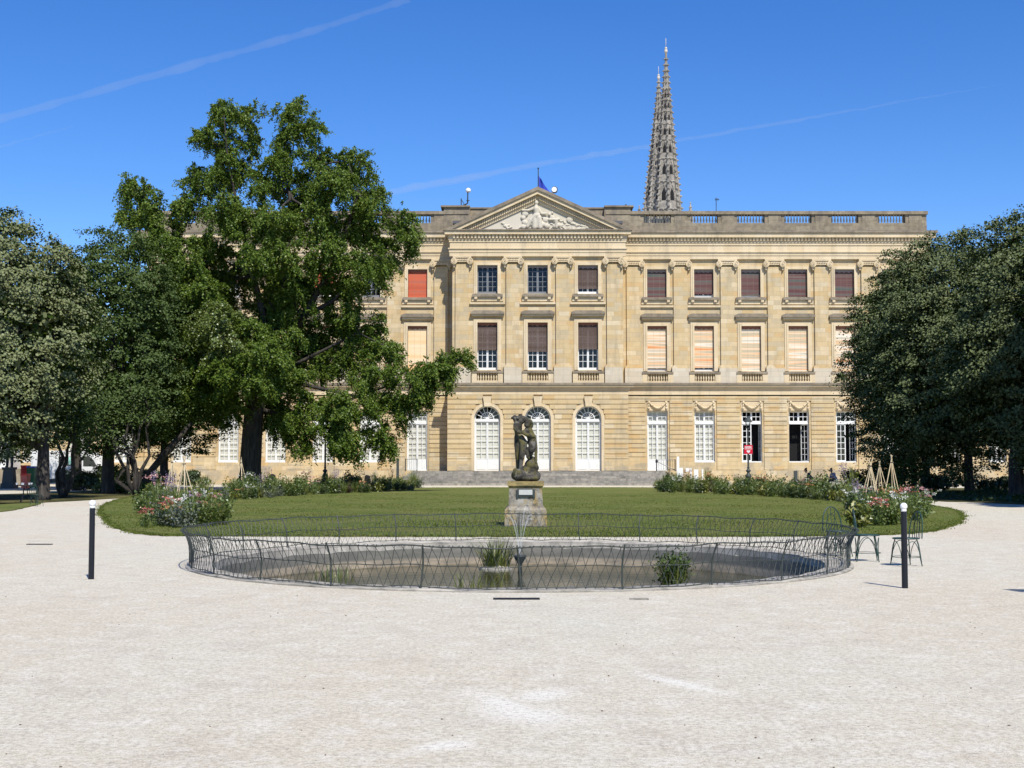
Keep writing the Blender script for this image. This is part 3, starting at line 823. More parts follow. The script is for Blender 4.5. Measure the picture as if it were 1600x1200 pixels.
for zx, zy, r in ((330,540,.36),(280,640,.28),(320,760,.3),(290,870,.28),(460,800,.26),(840,700,.32),(780,810,.28),(880,850,.3),(620,860,.24),(940,560,.2),(1000,520,.16),(1010,640,.28),(1090,720,.3),(1080,850,.28),(1170,830,.22),(1150,660,.14)): rl.ball(zt_(zx, zy, .02), (r*.75, .12, r*.68))
rl.caps(zt_(930, 690, .1), .10, zt_(1180, 680, .1), .08); rl.caps(zt_(1100, 700, .1), .14, zt_(1110, 880, .1), .1)
for i in range(14):
    a = 2*PI*i/14; rl.caps(zt_(1445 + 62*math.cos(a), 690 + 62*math.sin(a), .02), .06, zt_(1445 + 62*math.cos(a+.5), 690 + 62*math.sin(a+.5), .02), .06, 6)
rl.ball(zt_(1445, 690, 0), (.24,.10,.24))
for i in range(46):
    zx = rnd.uniform(-330, 1900); t_ = abs(zx-640)/1100; zy = rnd.uniform(560+260*t_, 930)
    rl.ball(zt_(zx, zy, -.03), (rnd.uniform(.08,.22), rnd.uniform(.05,.10), rnd.uniform(.05,.12)), 8, 6)
for i in range(22):
    zx = rnd.uniform(-200, 1500); zy = rnd.uniform(700, 930); rl.caps(zt_(zx, zy, 0), .06, zt_(zx+rnd.uniform(-120,120), min(940, zy+rnd.uniform(20,120)), 0), .05, 6)
o = rl.build('carved_relief', M['carving'], pal); remeshed(o, .035, 1)

# roof parapet and balustrades
pr = MB(); dw = BAY*.47
for s in (-1, 1):
    lo, hi = (AH-1.2, HALF-.05)
    pr.box(X(s*lo), X(s*hi), YW-.30, YW+.5, zw(361.5), zw(349.5))
    pr.box(X(s*lo), X(s*(hi+.08)), YW-.40, YW+.6, zw(336), zw(331))
    for i in range(NB+1):
        c = B0 - BAY/2 + BAY*i + .05
        w0, w1 = c-BAY*.21, c+BAY*.21
        if i == 0: w0 = lo
        if i == NB: w1 = hi
        pr.box(X(s*w0), X(s*w1), YW-.24, YW+.44, zw(349.5), zw(336))
        pr.box(X(s*(c-.50)), X(s*(c+.50)), YW-.30, YW+.40, zw(349.5), zw(336))
    pr.box(X(s*(lo-.1)), X(s*(AH+.75)), YW-.34, YW+1.2, zw(361), zw(325)); pr.box(X(s*(lo-.1)), X(s*(AH+1.0)), YW-.5, YW+1.3, zw(325), zw(322.5))
# attic block behind the pediment
pr.box(X(-AH+.9), X(AH-.9), YW+.1, YW+2.2, zw(362), zw(326)); pr.box(X(-AH+.6), X(AH-.6), YW, YW+2.3, zw(326), zw(323.8))
pr.build('parapet', M['parapet'], pal)
for s in (-1, 1):
    for i in range(NB):
        m_ = MB(); c = B0 + BAY*i + .05
        for j in range(9): m_.lathe(baluster_prof(zw(349.5), zw(336), .078), X(s*(c - BAY*.255 + BAY*.51*j/8)), YW+.1, 8)
        m_.build('roof_balusters', M['pedestal_stone'], pal, smooth=True)
m_ = MB()
for x0, x1, y0, y1, z0, z1 in ((8.0, 9.2, 4, 5.2, zr, zw(322)), (9.9, 10.4, 5, 5.6, zr, zw(325))): m_.box(X(x0), X(x1), YW+y0, YW+y1, z0, z1)
m_.lathe([(.55, zw(324)), (.5, zw(320)), (.2, zw(317)), (.05, zw(310))], X(7.2), YW+2.5, 12)
m_.build('chimney', M['lead'], pal)

# festoon panels over ground windows
for b in bays:
    fs = MB(); fp = MB()
    fp.box(X(b-.92), X(b+.92), YW-.12, YW+.02, zw(626), zw(624.2)); fp.box(X(b-.84), X(b+.84), YW-.045, YW+.02, zw(641.5), zw(626))
    pts = [(X(b-.62 + 1.24*i/10), YW-.13, zw(629.5) - .42*math.sin(PI*i/10)) for i in range(11)]
    fs.tube(pts, [.035+.075*math.sin(PI*i/10) for i in range(11)], 7)
    for s in (-1, 1):
        fs.ball((X(b+s*.66), YW-.12, zw(628.8)), (.11,.08,.12), 8, 6); fs.caps((X(b+s*.68), YW-.10, zw(630)), .05, (X(b+s*.70), YW-.10, zw(636)), .07, 6); fs.ball((X(b+s*.70), YW-.11, zw(637.5)), (.10,.08,.12), 8, 6)
    for i in range(7): fs.ball((X(b-.36+.72*i/6), YW-.19, zw(629.5)-.42*math.sin(PI*(i+1.5)/9)), .07, 6, 5)
    fpo = fp.build('festoon_panel', M['trim'], pal); fs.build('festoon', M['trim'], fpo, smooth=True)

# ---- windows
def grid_frame(mb, x0, x1, z0, z1, y, cols, rows, bd=.06, mu=.035, dep=.05):
    mb.box(x0, x0+bd, y, y+dep, z0, z1); mb.box(x1-bd, x1, y, y+dep, z0, z1); mb.box(x0+bd, x1-bd, y, y+dep, z0, z0+bd); mb.box(x0+bd, x1-bd, y, y+dep, z1-bd, z1)
    for i in range(1, cols):
        c = x0+bd + (x1-x0-2*bd)*i/cols; mb.box(c-mu/2, c+mu/2, y+.008, y+dep-.008, z0+bd, z1-bd)
    for j in range(1, rows):
        c = z0+bd + (z1-z0-2*bd)*j/rows; mb.box(x0+bd, x1-bd, y+.011, y+dep-.011, c-mu/2, c+mu/2)
def glaze(mb, x0, x1, z0, z1, y): mb.add([(x0,y,z0),(x1,y,z0),(x1,y,z1),(x0,y,z1)], [(0,1,2,3)])
def valance(mb, x0, x1, z0, z1, y, n=4):
    pts = [(x0, z1)]; m = n*6
    lowr = [(x0 + (x1-x0)*i/m, z0 + .07*abs(math.sin(PI*i/6))) for i in range(m+1)]
    mb.prism(lowr + [(x1, z1), (x0, z1)], y, y+.03)
def window(b, yf, hw, z0, z1, floor, fmat, blind=None, drop=1.0, val=None, rows=5, shutters=None):
    y = yf + .27
    m_ = MB(); x0, x1 = X(b-hw), X(b+hw)
    m_.box(x0, x1, y, y+.1, z0, z0+.12)
    grid_frame(m_, x0, X(b)-.002, z0+.12, z1, y+.01, 2, rows, .075); grid_frame(m_, X(b)+.002, x1, z0+.12, z1, y+.01, 2, rows, .075)
    o = m_.build('window', fmat, pal)
    p = MB(); glaze(p, x0+.05, x1-.05, z0+.15, z1-.05, y+.035); p.build('pane', M['glass'], o)
    p = MB(); p.box(x0-.1, x1+.1, y+.5, y+.55, z0-.1, z1+.1); p.build('dark_room_panel', shutters or M['interior'], o)  # near-black sheet: the unlit room's darkness is in its colour
    if blind:
        h = (z1-z0)*drop
        p = MB(); p.box(x0+.02, x1-.02, yf+.16, yf+.185, z1-h, z1-.02); p.box(x0+.01, x1-.01, yf+.145, yf+.20, z1-h-.05, z1-h)
        bo = p.build('blind', M[blind], o)
        me = bo.data
        sh = Vector((X(b), yf, z0)) - pal.location
        me.transform(Matrix.Translation(-sh)); bo.location = sh
    if val:
        p = MB(); valance(p, x0+.01, x1-.01, z1-.26, z1-.005, yf+.08); p.build('valance', M[val], o)
    for (tb_, a1, a2, c1, c2, c3) in trims:
        if abs(tb_-b) < .05:
            if floor == 2: a1.build('surround', M['trim'], o); a2.build('sill', M['ledge'], o)
            else: c1.build('surround', M['trim'], o); c2.build('hood', M['ledge'], o); c3.build('sill', M['ledge'], o)
    return o
right_up = [('blind_dark', .97), ('blind_dark', .86), ('blind_dark', .90), ('blind_dark', .94), ('blind_dark', .97), ('blind_dark', .97)]
right_mid = [('blind_bright', .92), ('blind_bright', .91), ('blind_bright', .99), ('blind_bright', .98), ('blind_bright', .97), ('blind_bright', .95)]
left_up = [('blind_red', .97), None, ('blind_red', .6), ('blind_dark', .9), ('blind_dark', .5), ('blind_dark', .9)]
left_mid = [('blind_peach', .99), ('blind_bright', .9), ('blind_bright', .95), ('blind_bright', .9), ('blind_bright', .95), ('blind_bright', .8)]
for i in range(NB):
    for s, ups, mids in ((1, right_up, right_mid), (-1, left_up, left_mid)):
        b = s*(B0+BAY*i); u, m = ups[i], mids[i]
        if u: window(b, YW, HW_U, ZU[0], ZU[1], 2, M['white'], u[0], u[1], 'valance_grey' if u[0] == 'blind_dark' else 'valance', 4)
        else: window(b, YW, HW_U, ZU[0], ZU[1], 2, M['greyframe'], None, 1, None, 4)
        window(b, YW, HW_M, ZM[0], ZM[1], 1, M['white'], m[0], m[1], 'valance', 6)
for i, b in enumerate(abays):
    window(b, YA, .78, AU[0], AU[1], 2, M['greyframe'] if i < 2 else M['white'], None if i < 2 else 'blind_sheer', .80, 'valance_grey', 5)
    window(b, YA, .77, AM[0], AM[1], 1, M['white'], 'blind_sheer', (.57,.60,.55)[i], 'valance', 7)
# ground floor windows and doors
def leaf(mb, gl, x0, x1, z0, z1, y, rows, panel=0.0):
    if panel:
        mb.box(x0, x1, y+.01, y+.05, z0, z0+panel); mb.box(x0+.1, x1-.1, y-.012, y+.012, z0+.1, z0+panel-.08)
        z0 += panel
    grid_frame(mb, x0, x1, z0, z1, y, 2, rows, .075, .045)
    glaze(gl, x0+.05, x1-.05, z0+.05, z1-.05, y+.025)
def ground_window(b, yf, hw, z0, z1, state, door=False, name='window'):
    y = yf+.28; x0, x1 = X(b-hw), X(b+hw); c = X(b)
    ztr = z1 - (z1 - ZG[0])*.225
    m_ = MB(); gl = MB()
    m_.box(x0, x0+.06, y-.02, y+.10, z0, z1); m_.box(x1-.06, x1, y-.02, y+.10, z0, z1)
    m_.box(x0+.06, x1-.06, y-.05, y+.12, ztr-.09, ztr+.09); m_.box(x0-.02, x1+.02, y-.16, y+.1, z0-.02, z0+.09)
    for a, d in ((x0+.06, c-.001), (c+.001, x1-.06)):
        grid_frame(m_, a, d, ztr+.09, z1, y, 2, 2, .07, .045); glaze(gl, a+.05, d-.05, ztr+.14, z1-.05, y+.025)
    z0b = z0+.09; zt_b = ztr-.09; rows = 6
    pn = .75 if door else 0
    lv, rv = state
    def place(side, st):
        if st == 'closed':
            a, d = (x0+.06, c-.003) if side < 0 else (c+.003, x1-.06); leaf(m_, gl, a, d, z0b, zt_b, y, rows, pn)
        else:                                   # leaf swung into the room about its jamb
            t = MB(); tg = MB(); wd = c-x0-.063
            leaf(t, tg, 0, wd, z0b, zt_b, 0, rows, pn)
            ang = st
            for src, dst in ((t, m_), (tg, gl)):
                vs = []
                for (xx, yy, zz_) in src.v:
                    xx2 = xx*math.cos(ang) - yy*math.sin(ang); yy2 = xx*math.sin(ang) + yy*math.cos(ang)
                    vs.append(((x0+.06+xx2) if side < 0 else (x1-.06-xx2), y+.02+yy2, zz_))
                dst.add(vs, src.f)
    place(-1, lv); place(1, rv)
    o = m_.build(name, M['white'], pal); gl.build('pane', M['glass'], o)
    p = MB()
    if lv == 'closed' and rv == 'closed':
        for a, d in ((x0+.02, c-.03), (c+.03, x1-.02)): p.box(a, d, y+.16, y+.19, z0, z1)
        p.build('inner_shutter', M['shutter'], o)
    else:
        p.box(x0-.4, x1+.4, y+1.1, y+1.15, z0-.3, z1+.3); p.build('dark_room', M['interior'], o)
    return o
for s in (-1, 1):
    for i in range(NB):
        b = s*(B0+BAY*i); st = ('closed', 'closed')
        if s > 0: st = [('closed','closed'), ('closed','closed'), ('closed', R(84)), (R(88), R(52)), ('closed', R(66)), ('closed','closed')][i]
        ground_window(b, YW, HW_G, ZD if i == 0 else ZG[0], ZG[1], st, i == 0, 'door' if i == 0 else 'window')
for b in abays:
    y = YA-.06+.30; m_ = MB(); gl = MB(); zsp = ADr[1]-1.0; z0 = ADr[0]; x0, x1 = X(b-1.0), X(b+1.0)
    m_.box(x0, x0+.08, y-.02, y+.1, z0, zsp); m_.box(x1-.08, x1, y-.02, y+.1, z0, zsp); m_.box(x0+.08, x1-.08, y-.06, y+.12, zsp-.22, zsp)
    leaf(m_, gl, x0+.08, X(b)-.003, z0, zsp-.22, y, 6, .85); leaf(m_, gl, X(b)+.003, x1-.08, z0, zsp-.22, y, 6, .85)
    n = 16
    for rr0, rr1 in ((.90, 1.0), (.46, .52), (0.0, .12)):
        for i in range(n):
            a0, a1 = PI*i/n, PI*(i+1)/n
            q = [(X(b)-rr0*math.cos(a0), zsp+rr0*math.sin(a0)), (X(b)-rr0*math.cos(a1), zsp+rr0*math.sin(a1)), (X(b)-rr1*math.cos(a1), zsp+rr1*math.sin(a1)), (X(b)-rr1*math.cos(a0), zsp+rr1*math.sin(a0))]
            m_.prism(q, y, y+.06)
    for i in range(1, 8):
        a = PI*i/8; r0, r1 = .1, .92
        dx, dz = math.cos(a), math.sin(a); nx, nz = -dz*.022, dx*.022
        m_.prism([(X(b)+r0*dx+nx, zsp+r0*dz+nz), (X(b)+r0*dx-nx, zsp+r0*dz-nz), (X(b)+r1*dx-nx, zsp+r1*dz-nz), (X(b)+r1*dx+nx, zsp+r1*dz+nz)], y+.012, y+.05)
    o = m_.build('arched_door', M['white'], pal)
    gl.prism([(X(b)-.95*math.cos(PI*i/n), zsp+.95*math.sin(PI*i/n)) for i in range(n+1)][::-1], y+.03, y+.034)
    gl.build('pane', M['glass'], o)
    p = MB()
    for a, d in ((x0+.02, X(b)-.03), (X(b)+.03, x1-.02)): p.box(a, d, y+.13, y+.16, z0, zsp-.1)
    p.build('inner_shutter', M['shutter'], o)
    p = MB(); p.box(x0-.3, x1+.3, y+.8, y+.85, zsp-.1, ADr[1]+.2); p.build('dark_room', M['interior'], o)

# steps
st = thing('stone_steps', 'broad weathered grey stone steps below the three arched doors', 'steps', (AX, YA-2, 0))
ztop = za(736); n = 6
k = MB()
for i in range(n):
    hw0 = 9.6 + .30*(n-1-i); k.box(X(-hw0), X(hw0), YA-1.1-.38*(n-1-i), YW-.14 if i == n-1 else YA-1.1-.38*(n-2-i), 0 if i == 0 else ztop*i/n-.02, ztop*(i+1)/n)
    if i < n-1:
        for s in (-1, 1): k.box(X(s*hw0), X(s*(hw0-.30)), YA-1.1-.38*(n-2-i), YW-.14, 0 if i == 0 else ztop*i/n-.02, ztop*(i+1)/n-.004)
k.build('treads', M['steps'], st)

# lower wings beyond the palace ends
def low_wing(s, label):
    w = thing('wing_building', label, 'building', (X(s*(HALF+22)), YW+.5, 0))
    yf = YW + .6; x0, x1 = s*(HALF+.02), s*(HALF+48)
    lo, hi = min(x0, x1), max(x0, x1)
    cs = [s*(HALF + 1.85 + 3.62*i) for i in range(12)]
    wops = [(c-.72, c+.72, ZG[0], ZG[1]) for c in cs]
    k = MB(); walls(k, lo, hi, 0, 7.2, yf, wops); 
    ex = [rect_ex(o_[0]-.14, o_[1]+.14, o_[2], o_[3]) for o_ in wops]
    courses(k, lo, hi, zz, yf, .08, ex); courses(k, lo, hi, [(0, zw(714)-.012)], yf, .10, ex, .01)
    k.build('wall', M['stone'], w)
    k = MB(); k.box(X(lo), X(hi), yf-.35, yf+.3, 6.75, 7.2); k.build('cornice', M['trim'], w)
    k = MB(); k.box(X(lo), X(hi), yf+.02, yf+9, 7.21, 7.5); k.build('roof', M['zinc'], w)
    for c in cs:
        m_ = MB(); gl = MB(); x0_, x1_ = X(c-.72), X(c+.72)
        m_.box(x0_-.02, x1_+.02, yf+.1, yf+.36, ZG[0]-.02, ZG[0]+.1)
        for a, d in ((x0_, X(c)-.002), (X(c)+.002, x1_)): leaf(m_, gl, a, d, ZG[0]+.1, ZG[1], yf+.26, 7)
        o = m_.build('window', M['white'], w); gl.build('pane', M['glass'], o)
        p = MB(); p.box(x0_-.1, x1_+.1, yf+.5, yf+.55, ZG[0], ZG[1]+.1); p.build('inner_shutter' if s < 0 else 'dark_room_panel', M['shutter'] if s < 0 else M['interior'], o)  # right wing: black sheet painted as the dark room behind the glass
low_wing(1, 'low limestone wing with white windows behind the trees beyond the palace end on the right')
low_wing(-1, 'low limestone wing with white windows behind the white van')

# rooftop lamps, flag, aerial
fl = thing('flagpole', 'slim flagpole flying a blue flag behind the pediment top', 'flagpole', tuple(at(841, 300, YA+1.5)))
q0, q1 = at(841, 300, YA+1.5), at(841, 263, YA+1.5)
k = MB(); k.tube([q0 - Vector((0, 0, 1.2)), q1], [.05,.035], 8); k.ball(q1, .07); k.build('pole', M['lead'], fl)
t = NT('blue_flag_cloth'); M['flag'] = t.pbr((.03,.06,.42), .7)
k = MB(); nx, nz = 14, 8
A_, B_, C_ = at(841, 273, YA+1.5), at(841, 297, YA+1.5), at(862, 303, YA+1.5)
for i in range(nx+1):
    for j in range(nz+1):
        u, v = i/nx, j/nz
        p = A_.lerp(B_, v) + (C_-B_)*u*(.35+.65*v) + Vector((0, .22*math.sin(u*7+v*2)*u, -.5*u*(1-v)))
        k.v.append(tuple(p))
for i in range(nx):
    for j in range(nz): k.f.append((i*(nz+1)+j, i*(nz+1)+j+1, (i+1)*(nz+1)+j+1, (i+1)*(nz+1)+j))
o = k.build('flag', M['flag'], fl, smooth=True)
md = o.modifiers.new('t', 'SOLIDIFY'); md.thickness = .01

fl = thing('floodlight', 'round white floodlight on the right slope of the pediment', 'floodlight', tuple(at(866, 304, YA+.2)))
c = at(866.5, 296.5, YA+.2)
k = MB(); n = 18
k.prism([(c.x+.24*math.cos(2*PI*i/n), c.z+.24*math.sin(2*PI*i/n)) for i in range(n)], c.y-.15, c.y+.25); k.build('housing', M['lead'], fl)
k = MB(); k.prism([(c.x-.03+.20*math.cos(2*PI*i/n), c.z-.01+.20*math.sin(2*PI*i/n)) for i in range(n)], c.y-.19, c.y-.15); k.build('lens', M['globe'], fl)
k = MB(); k.tube([at(862, 306, YA+.2), at(863, 300, YA+.2), c], .05, 6); k.build('bracket', M['globe'], fl)

lm = thing('roof_lamp', 'bracketed lamp with a white head on the parapet left of the pediment', 'lamp', tuple(at(721, 325, YW)))
def L(zx, zy): return at(690+zx/16, 270+zy/16, YW)
k = MB(); k.tube([L(490, 890), L(490, 640)], .045, 6); k.tube([L(500, 680), L(570, 790)], .03, 6); k.tube([L(490, 860), L(560, 810), L(650, 760), L(655, 480)], [.09,.08,.06,.05], 7)
k.box(L(450,0).x, L(530,0).x, YW-.2, YW+.2, L(0,892).z, L(0,855).z); k.box(L(620,0).x, L(700,0).x, YW-.1, YW+.1, L(0,700).z, L(0,690).z); k.build('bracket', M['lead'], lm)
k = MB(); k.lathe([(.12, L(0,490).z), (.20, L(0,470).z), (.21, L(0,430).z), (.15, L(0,400).z), (.06, L(0,380).z)], L(668,0).x, YW, 12); k.build('lamp_head', M['globe'], lm, smooth=True)

an = thing('aerial', 'thin television aerial on the roof right of the spires', 'aerial', tuple(at(1119, 334, YW+3)))
k = MB(); a0, a1 = at(1119, 338, YW+3), at(1119, 309, YW+3); k.tube([a0, a1], .03, 6); k.build('mast', M['lead'], an)
k = MB()
for dx in (0, 1.5, 3, 4.5): k.tube([at(1117.5+dx, 311.5, YW+2.6), at(1117.5+dx, 311.2, YW+3.4)], .02, 5); k.tube([at(1117.5+dx, 310, YW+3), at(1117.5+dx, 313.5, YW+3)], .02, 5)
k.tube([at(1117, 311, YW+3), at(1124, 312, YW+3)], .025, 5); k.build('antenna', M['lead'], an)

# ================================================================== CATHEDRAL SPIRES
def spire(px, py_tip, pxl, pxr, Y, label):
    tip = at(px, py_tip, Y); zb_ = 8.0
    zq = at(px, 333, Y).z
    r_at = (pxr-pxl)/2/F*Y
    H = tip.z
    slope = r_at/(H-zq)
    s = thing('cathedral_spire', label, 'spire', (tip.x, Y, 0), group='cathedral spires')
    def rad(z): return max(.16, (H-z)*slope*.97)
    n = 8; body = MB(); cro = MB(); opn = MB()
    zs = [zq-10, zq] + [zq + (H-zq-.6)*i/24 for i in range(1, 25)]
    prof = []
    for z in zs: prof.append((rad(z)*.93, z))
    body.lathe(prof, tip.x, Y, 8)
    body.box(tip.x-5, tip.x+5, Y-5, Y+5, 0, zq-9.9)
    for kx in range(8):                                   # ribs with crockets
        a = 2*PI*kx/8 + PI/8*0
        pts = [(tip.x + rad(z)*math.cos(a), Y + rad(z)*math.sin(a), z) for z in zs]
        body.tube(pts, [max(.05, rad(z)*.085) for z in zs], 5)
        z = zq-6
        while z < H-1:
            r = rad(z); sz = .16+.05*r
            cro.ball((tip.x + (r+sz*.9)*math.cos(a), Y + (r+sz*.9)*math.sin(a), z), (sz*1.15, sz*1.15, sz*.8), 6, 5)
            z += 1.15
    # tiers of gabled openings on each face
    z = zq-4.0; tier = 0
    while z < H-9:
        r = rad(z)*.935*math.cos(PI/8); hh = max(1.0, r*1.15)
        for kx in range(8):
            a = 2*PI*(kx+.5)/8
            ca, sa = math.cos(a), math.sin(a); w = rad(z)*.16
            def q(u, zz_, o): rr = rad(zz_)*.93*math.cos(PI/8) + o; return (tip.x + rr*ca - u*sa, Y + rr*sa + u*ca, zz_)
            opn.add([q(-w, z, .03), q(w, z, .03), q(w, z+hh*.6, .03), q(0, z+hh, .03), q(-w, z+hh*.6, .03)], [(0,1,2,3,4)])
            body.tube([q(-w*1.5, z, .06), q(-w*1.5, z+hh*.65, .06), q(0, z+hh*1.25, .06), q(w*1.5, z+hh*.65, .06), q(w*1.5, z, .06)], max(.05, r*.05), 5)
            body.tube([q(-w*2.2, z+hh*1.5, .05), q(w*2.2, z+hh*1.5, .05)], max(.06, r*.07), 5)
            for uu in (-.5, .5): cro.ball(q(uu*w*3.4, z+hh*.2, .1), max(.12, r*.09), 6, 5)
            cro.ball(q(0, z+hh*1.45, .12), max(.1, r*.08), 6, 5)
        z += hh*2.05; tier += 1
    body.add(cro.v, cro.f); nf = len(body.f); body.add(opn.v, opn.f)
    o = body.build('spire_body', M['spire'], s); o.data.materials.append(M['interior'])
    for i in range(nf, len(o.data.polygons)): o.data.polygons[i].material_index = 1
    k = MB(); k.ball((tip.x, Y, H-.5), (.34,.34,.4)); k.ball((tip.x, Y, H+.05), (.26,.26,.26)); k.tube([(tip.x, Y, H), (tip.x, Y, H+2.0)], .05, 5); k.build('finial', M['carving'] if 'taller' in label else M['spire'], s, smooth=True)
spire(1040.5, 76, 1018.5, 1064, 265, 'taller crocketed gothic spire, the nearer one, rising behind the palace roof')
spire(1029, 118, 1011, 1060, 300, 'shorter gothic spire half hidden behind the taller one')
def pinnacle(px, py0, Y, label):
    p = thing('pinnacle', label, 'pinnacle', (at(px, 340, Y).x, Y, 0), group='small gothic pinnacles')
    z1 = at(px, py0, Y).z; z0 = at(px, 345, Y).z; x = at(px, 340, Y).x; h = z1-z0
    k = MB(); k.box(x-.45, x+.45, Y-.45, Y+.45, 0, z0+h*.2); k.lathe([(.42, z0+h*.2), (.30, z0+h*.5), (.06, z1)], x, Y, 6)
    for f_ in (.35, .55, .75):
        for a in range(4): k.ball((x+.42*(1.05-f_*.7)*math.cos(a*PI/2), Y+.42*(1.05-f_*.7)*math.sin(a*PI/2), z0+h*f_), .13, 6, 5)
    k.ball((x, Y, z1), .16, 6, 5); k.build('shaft', M['spire'], p)
pinnacle(1079, 317, 255, 'small crocketed pinnacle just right of the spire foot')
pinnacle(999, 322, 255, 'small crocketed pinnacle left of the spire foot')
pinnacle(1008.5, 318, 256, 'small crocketed pinnacle hugging the left side of the spire foot')

# ================================================================== CONTRAILS
def contrail(pts, wpx, dens, label):
    D = 4000.0
    k = MB(); P0 = []; Rr = []
    n = 60
    for i in range(n+1):
        t = i/n*(len(pts)-1); j = min(int(t), len(pts)-2); f = t-j
        px = pts[j][0]*(1-f)+pts[j+1][0]*f; py = pts[j][1]*(1-f)+pts[j+1][1]*f
        p = at(px, py, D); P0.append(p + Vector((rnd.gauss(0, .6), 0, rnd.gauss(0, 1.2))))
        w = wpx[0]*(1-i/n)+wpx[1]*i/n
        Rr.append(w/2/F*D*(1+.13*math.sin(i*.41+wpx[0])+.08*math.sin(i*1.13))*rnd.uniform(.82, 1.15))
    k.tube(P0, Rr, 12)
    t = NT('contrail_vapour'); v = t.n("ShaderNodeVolumePrincipled"); v.inputs['Density'].default_value = dens; v.inputs['Color'].default_value = (1, 1, 1, 1); v.inputs['Anisotropy'].default_value = 0.0
    t.l(v.outputs[0], t.out.inputs['Volume'])
    o = k.build('contrail', t.m, None, True, loc=tuple(at(*pts[0], D))); tag(o, label, 'contrail')
contrail([(-160, 236), (0, 186), (300, 101), (480, 51), (640, -2)], (15, 11), .0045, 'bright diagonal vapour trail across the upper left sky')
contrail([(610, 300), (840, 257), (1010, 229), (1250, 187), (1420, 157), (1570, 131)], (12, 1.5), .0085, 'faint vapour trail passing behind the tall spire')
contrail([(-80, 246), (0, 229), (115, 197)], (7, 3), .0055, 'short faint vapour trail near the left edge of the sky')

# ================================================================== TREES
def limbs(mb, p0, p1, r0, r1, n=6, wob=.25, sides=7):
    p0, p1 = Vector(p0), Vector(p1); L_ = (p1-p0).length
    pts = []; rr = []
    for i in range(n+1):
        t = i/n; p = p0.lerp(p1, t)
        if 0 < i < n: p += Vector((rnd.gauss(0, 1), rnd.gauss(0, 1), rnd.gauss(0, .6)))*wob*L_*.08
        pts.append(p); rr.append(r0*(1-t)+r1*t)
    mb.tube(pts, rr, sides); return pts

def linden(x, y, h, R_, hb, label, trunk_r=.32, mat='linden', seed=1, dens=1.0, group='clipped linden trees', leaf=.128, ry=None, cx=0.0, lean=0.0, cull=True):
    r = np.random.default_rng(seed)
    t = thing('linden_tree', label, 'tree', (x, y, 0), group=group)
    k = MB(); top = Vector((x+cx*.6, y, hb + (h-hb)*.55))
    k.tube([(x, y, 0), (x+.02, y, .25), (x+lean*.4, y, hb*.5), (x+lean, y, hb), tuple(top)], [trunk_r*1.35, trunk_r*1.08, trunk_r, trunk_r*.85, trunk_r*.25], 12)
    for i in range(11):
        a = 2*PI*i/11 + r.uniform(-.2, .2); el = r.uniform(.25, .9)
        e = Vector((x + cx + math.cos(a)*R_*.75*math.cos(el), y + math.sin(a)*R_*.75*math.cos(el), hb + (h-hb)*(.25+.5*math.sin(el))))
        limbs(k, (x+lean, y, hb*(.85 + .2*r.random())), e, trunk_r*.38, trunk_r*.08)
    k.build('trunk', M['bark'], t, smooth=True)
    ry = ry or R_
    nc = int(1350*dens*(R_/5.5)**2*((h-hb)/11)**.8)
    # clump centres on a noisy superellipsoid
    u = r.normal(size=(nc, 3)); u /= np.linalg.norm(u, axis=1, keepdims=True)
    ph = r.uniform(0, 6.28, 6)
    bul = 1 + .07*np.sin(u[:, 0]*5+ph[0])*np.cos(u[:, 2]*6+ph[1]) + .06*np.sin(u[:, 1]*9+ph[2]+u[:, 2]*7) + .05*np.sin(u[:, 0]*13+ph[3])*np.sin(u[:, 2]*11+ph[4])
    rad = bul*r.choice([1.0, .92, .82, .68], nc, p=[.42, .26, .20, .12])*r.uniform(.95, 1.04, nc)
    c = np.array([x+cx, y, hb + (h-hb)*.47]); ax = np.array([R_, ry, (h-hb)*.53])
    pw = np.where(u[:, 2:3] < 0, .92, .95)
    us = np.sign(u)*np.abs(u)**np.array([1, 1, 1]); us[:, 2:3] = np.sign(u[:, 2:3])*np.abs(u[:, 2:3])**pw
    C = c + us*ax*rad[:, None]
    nl = 84
    csz = r.uniform(.32, .62, nc)
    ci = np.repeat(np.arange(nc), nl); n = len(ci)
    d = r.normal(size=(n, 3))*np.array([.55, .55, .26])*csz[ci][:, None]
    outw = u[ci]*np.array([1, 1, .35])
    dd = (d*outw).sum(1)
    P = C[ci] + d; P[:, 2] -= .35*np.maximum(dd, 0) + .1*(d[:, 0]**2+d[:, 1]**2)
    Nn = np.stack([outw[:, 0]*.75, outw[:, 1]*.75, np.full(n, .75)], 1) + r.normal(size=(n, 3))*.55
    S = r.uniform(.75, 1.25, n)*leaf
    # inner darkness: loose leaves through the crown's volume
    m = int(9000*dens*(R_/5.5)**2)
    v = r.normal(size=(m, 3)); v /= np.linalg.norm(v, axis=1, keepdims=True); rr = r.uniform(.25, .9, m)**.6
    P2 = c + v*ax*rr[:, None]*.92; N2 = r.normal(size=(m, 3)); S2 = r.uniform(.2, .36, m)
    # upright shoots along the outline
    ns = int(110*dens); v = r.normal(size=(ns, 3)); v /= np.linalg.norm(v, axis=1, keepdims=True); v[:, 2] = np.abs(v[:, 2])
    B_ = c + v*ax*.93; sh = []
    for b_ in B_:
        L_ = r.uniform(.2, .55); mm = int(L_*22); tt = np.linspace(0, L_, mm)[:, None]
        sh.append(b_ + tt*np.array([r.normal()*.25, r.normal()*.25, 1]) + r.normal(size=(mm, 3))*.09)
    P3 = np.concatenate(sh); N3 = r.normal(size=(len(P3), 3)) + np.array([0, 0, .4]); S3 = r.uniform(.10, .17, len(P3))
    leaf_object('crown', np.concatenate([P, P2, P3]), np.concatenate([Nn, N2, N3]), np.concatenate([S, S2, S3]), M[mat], t, aspect=.85)
    return t
def xat(px, Y): return (px-800)/F*Y/math.cos(TH)
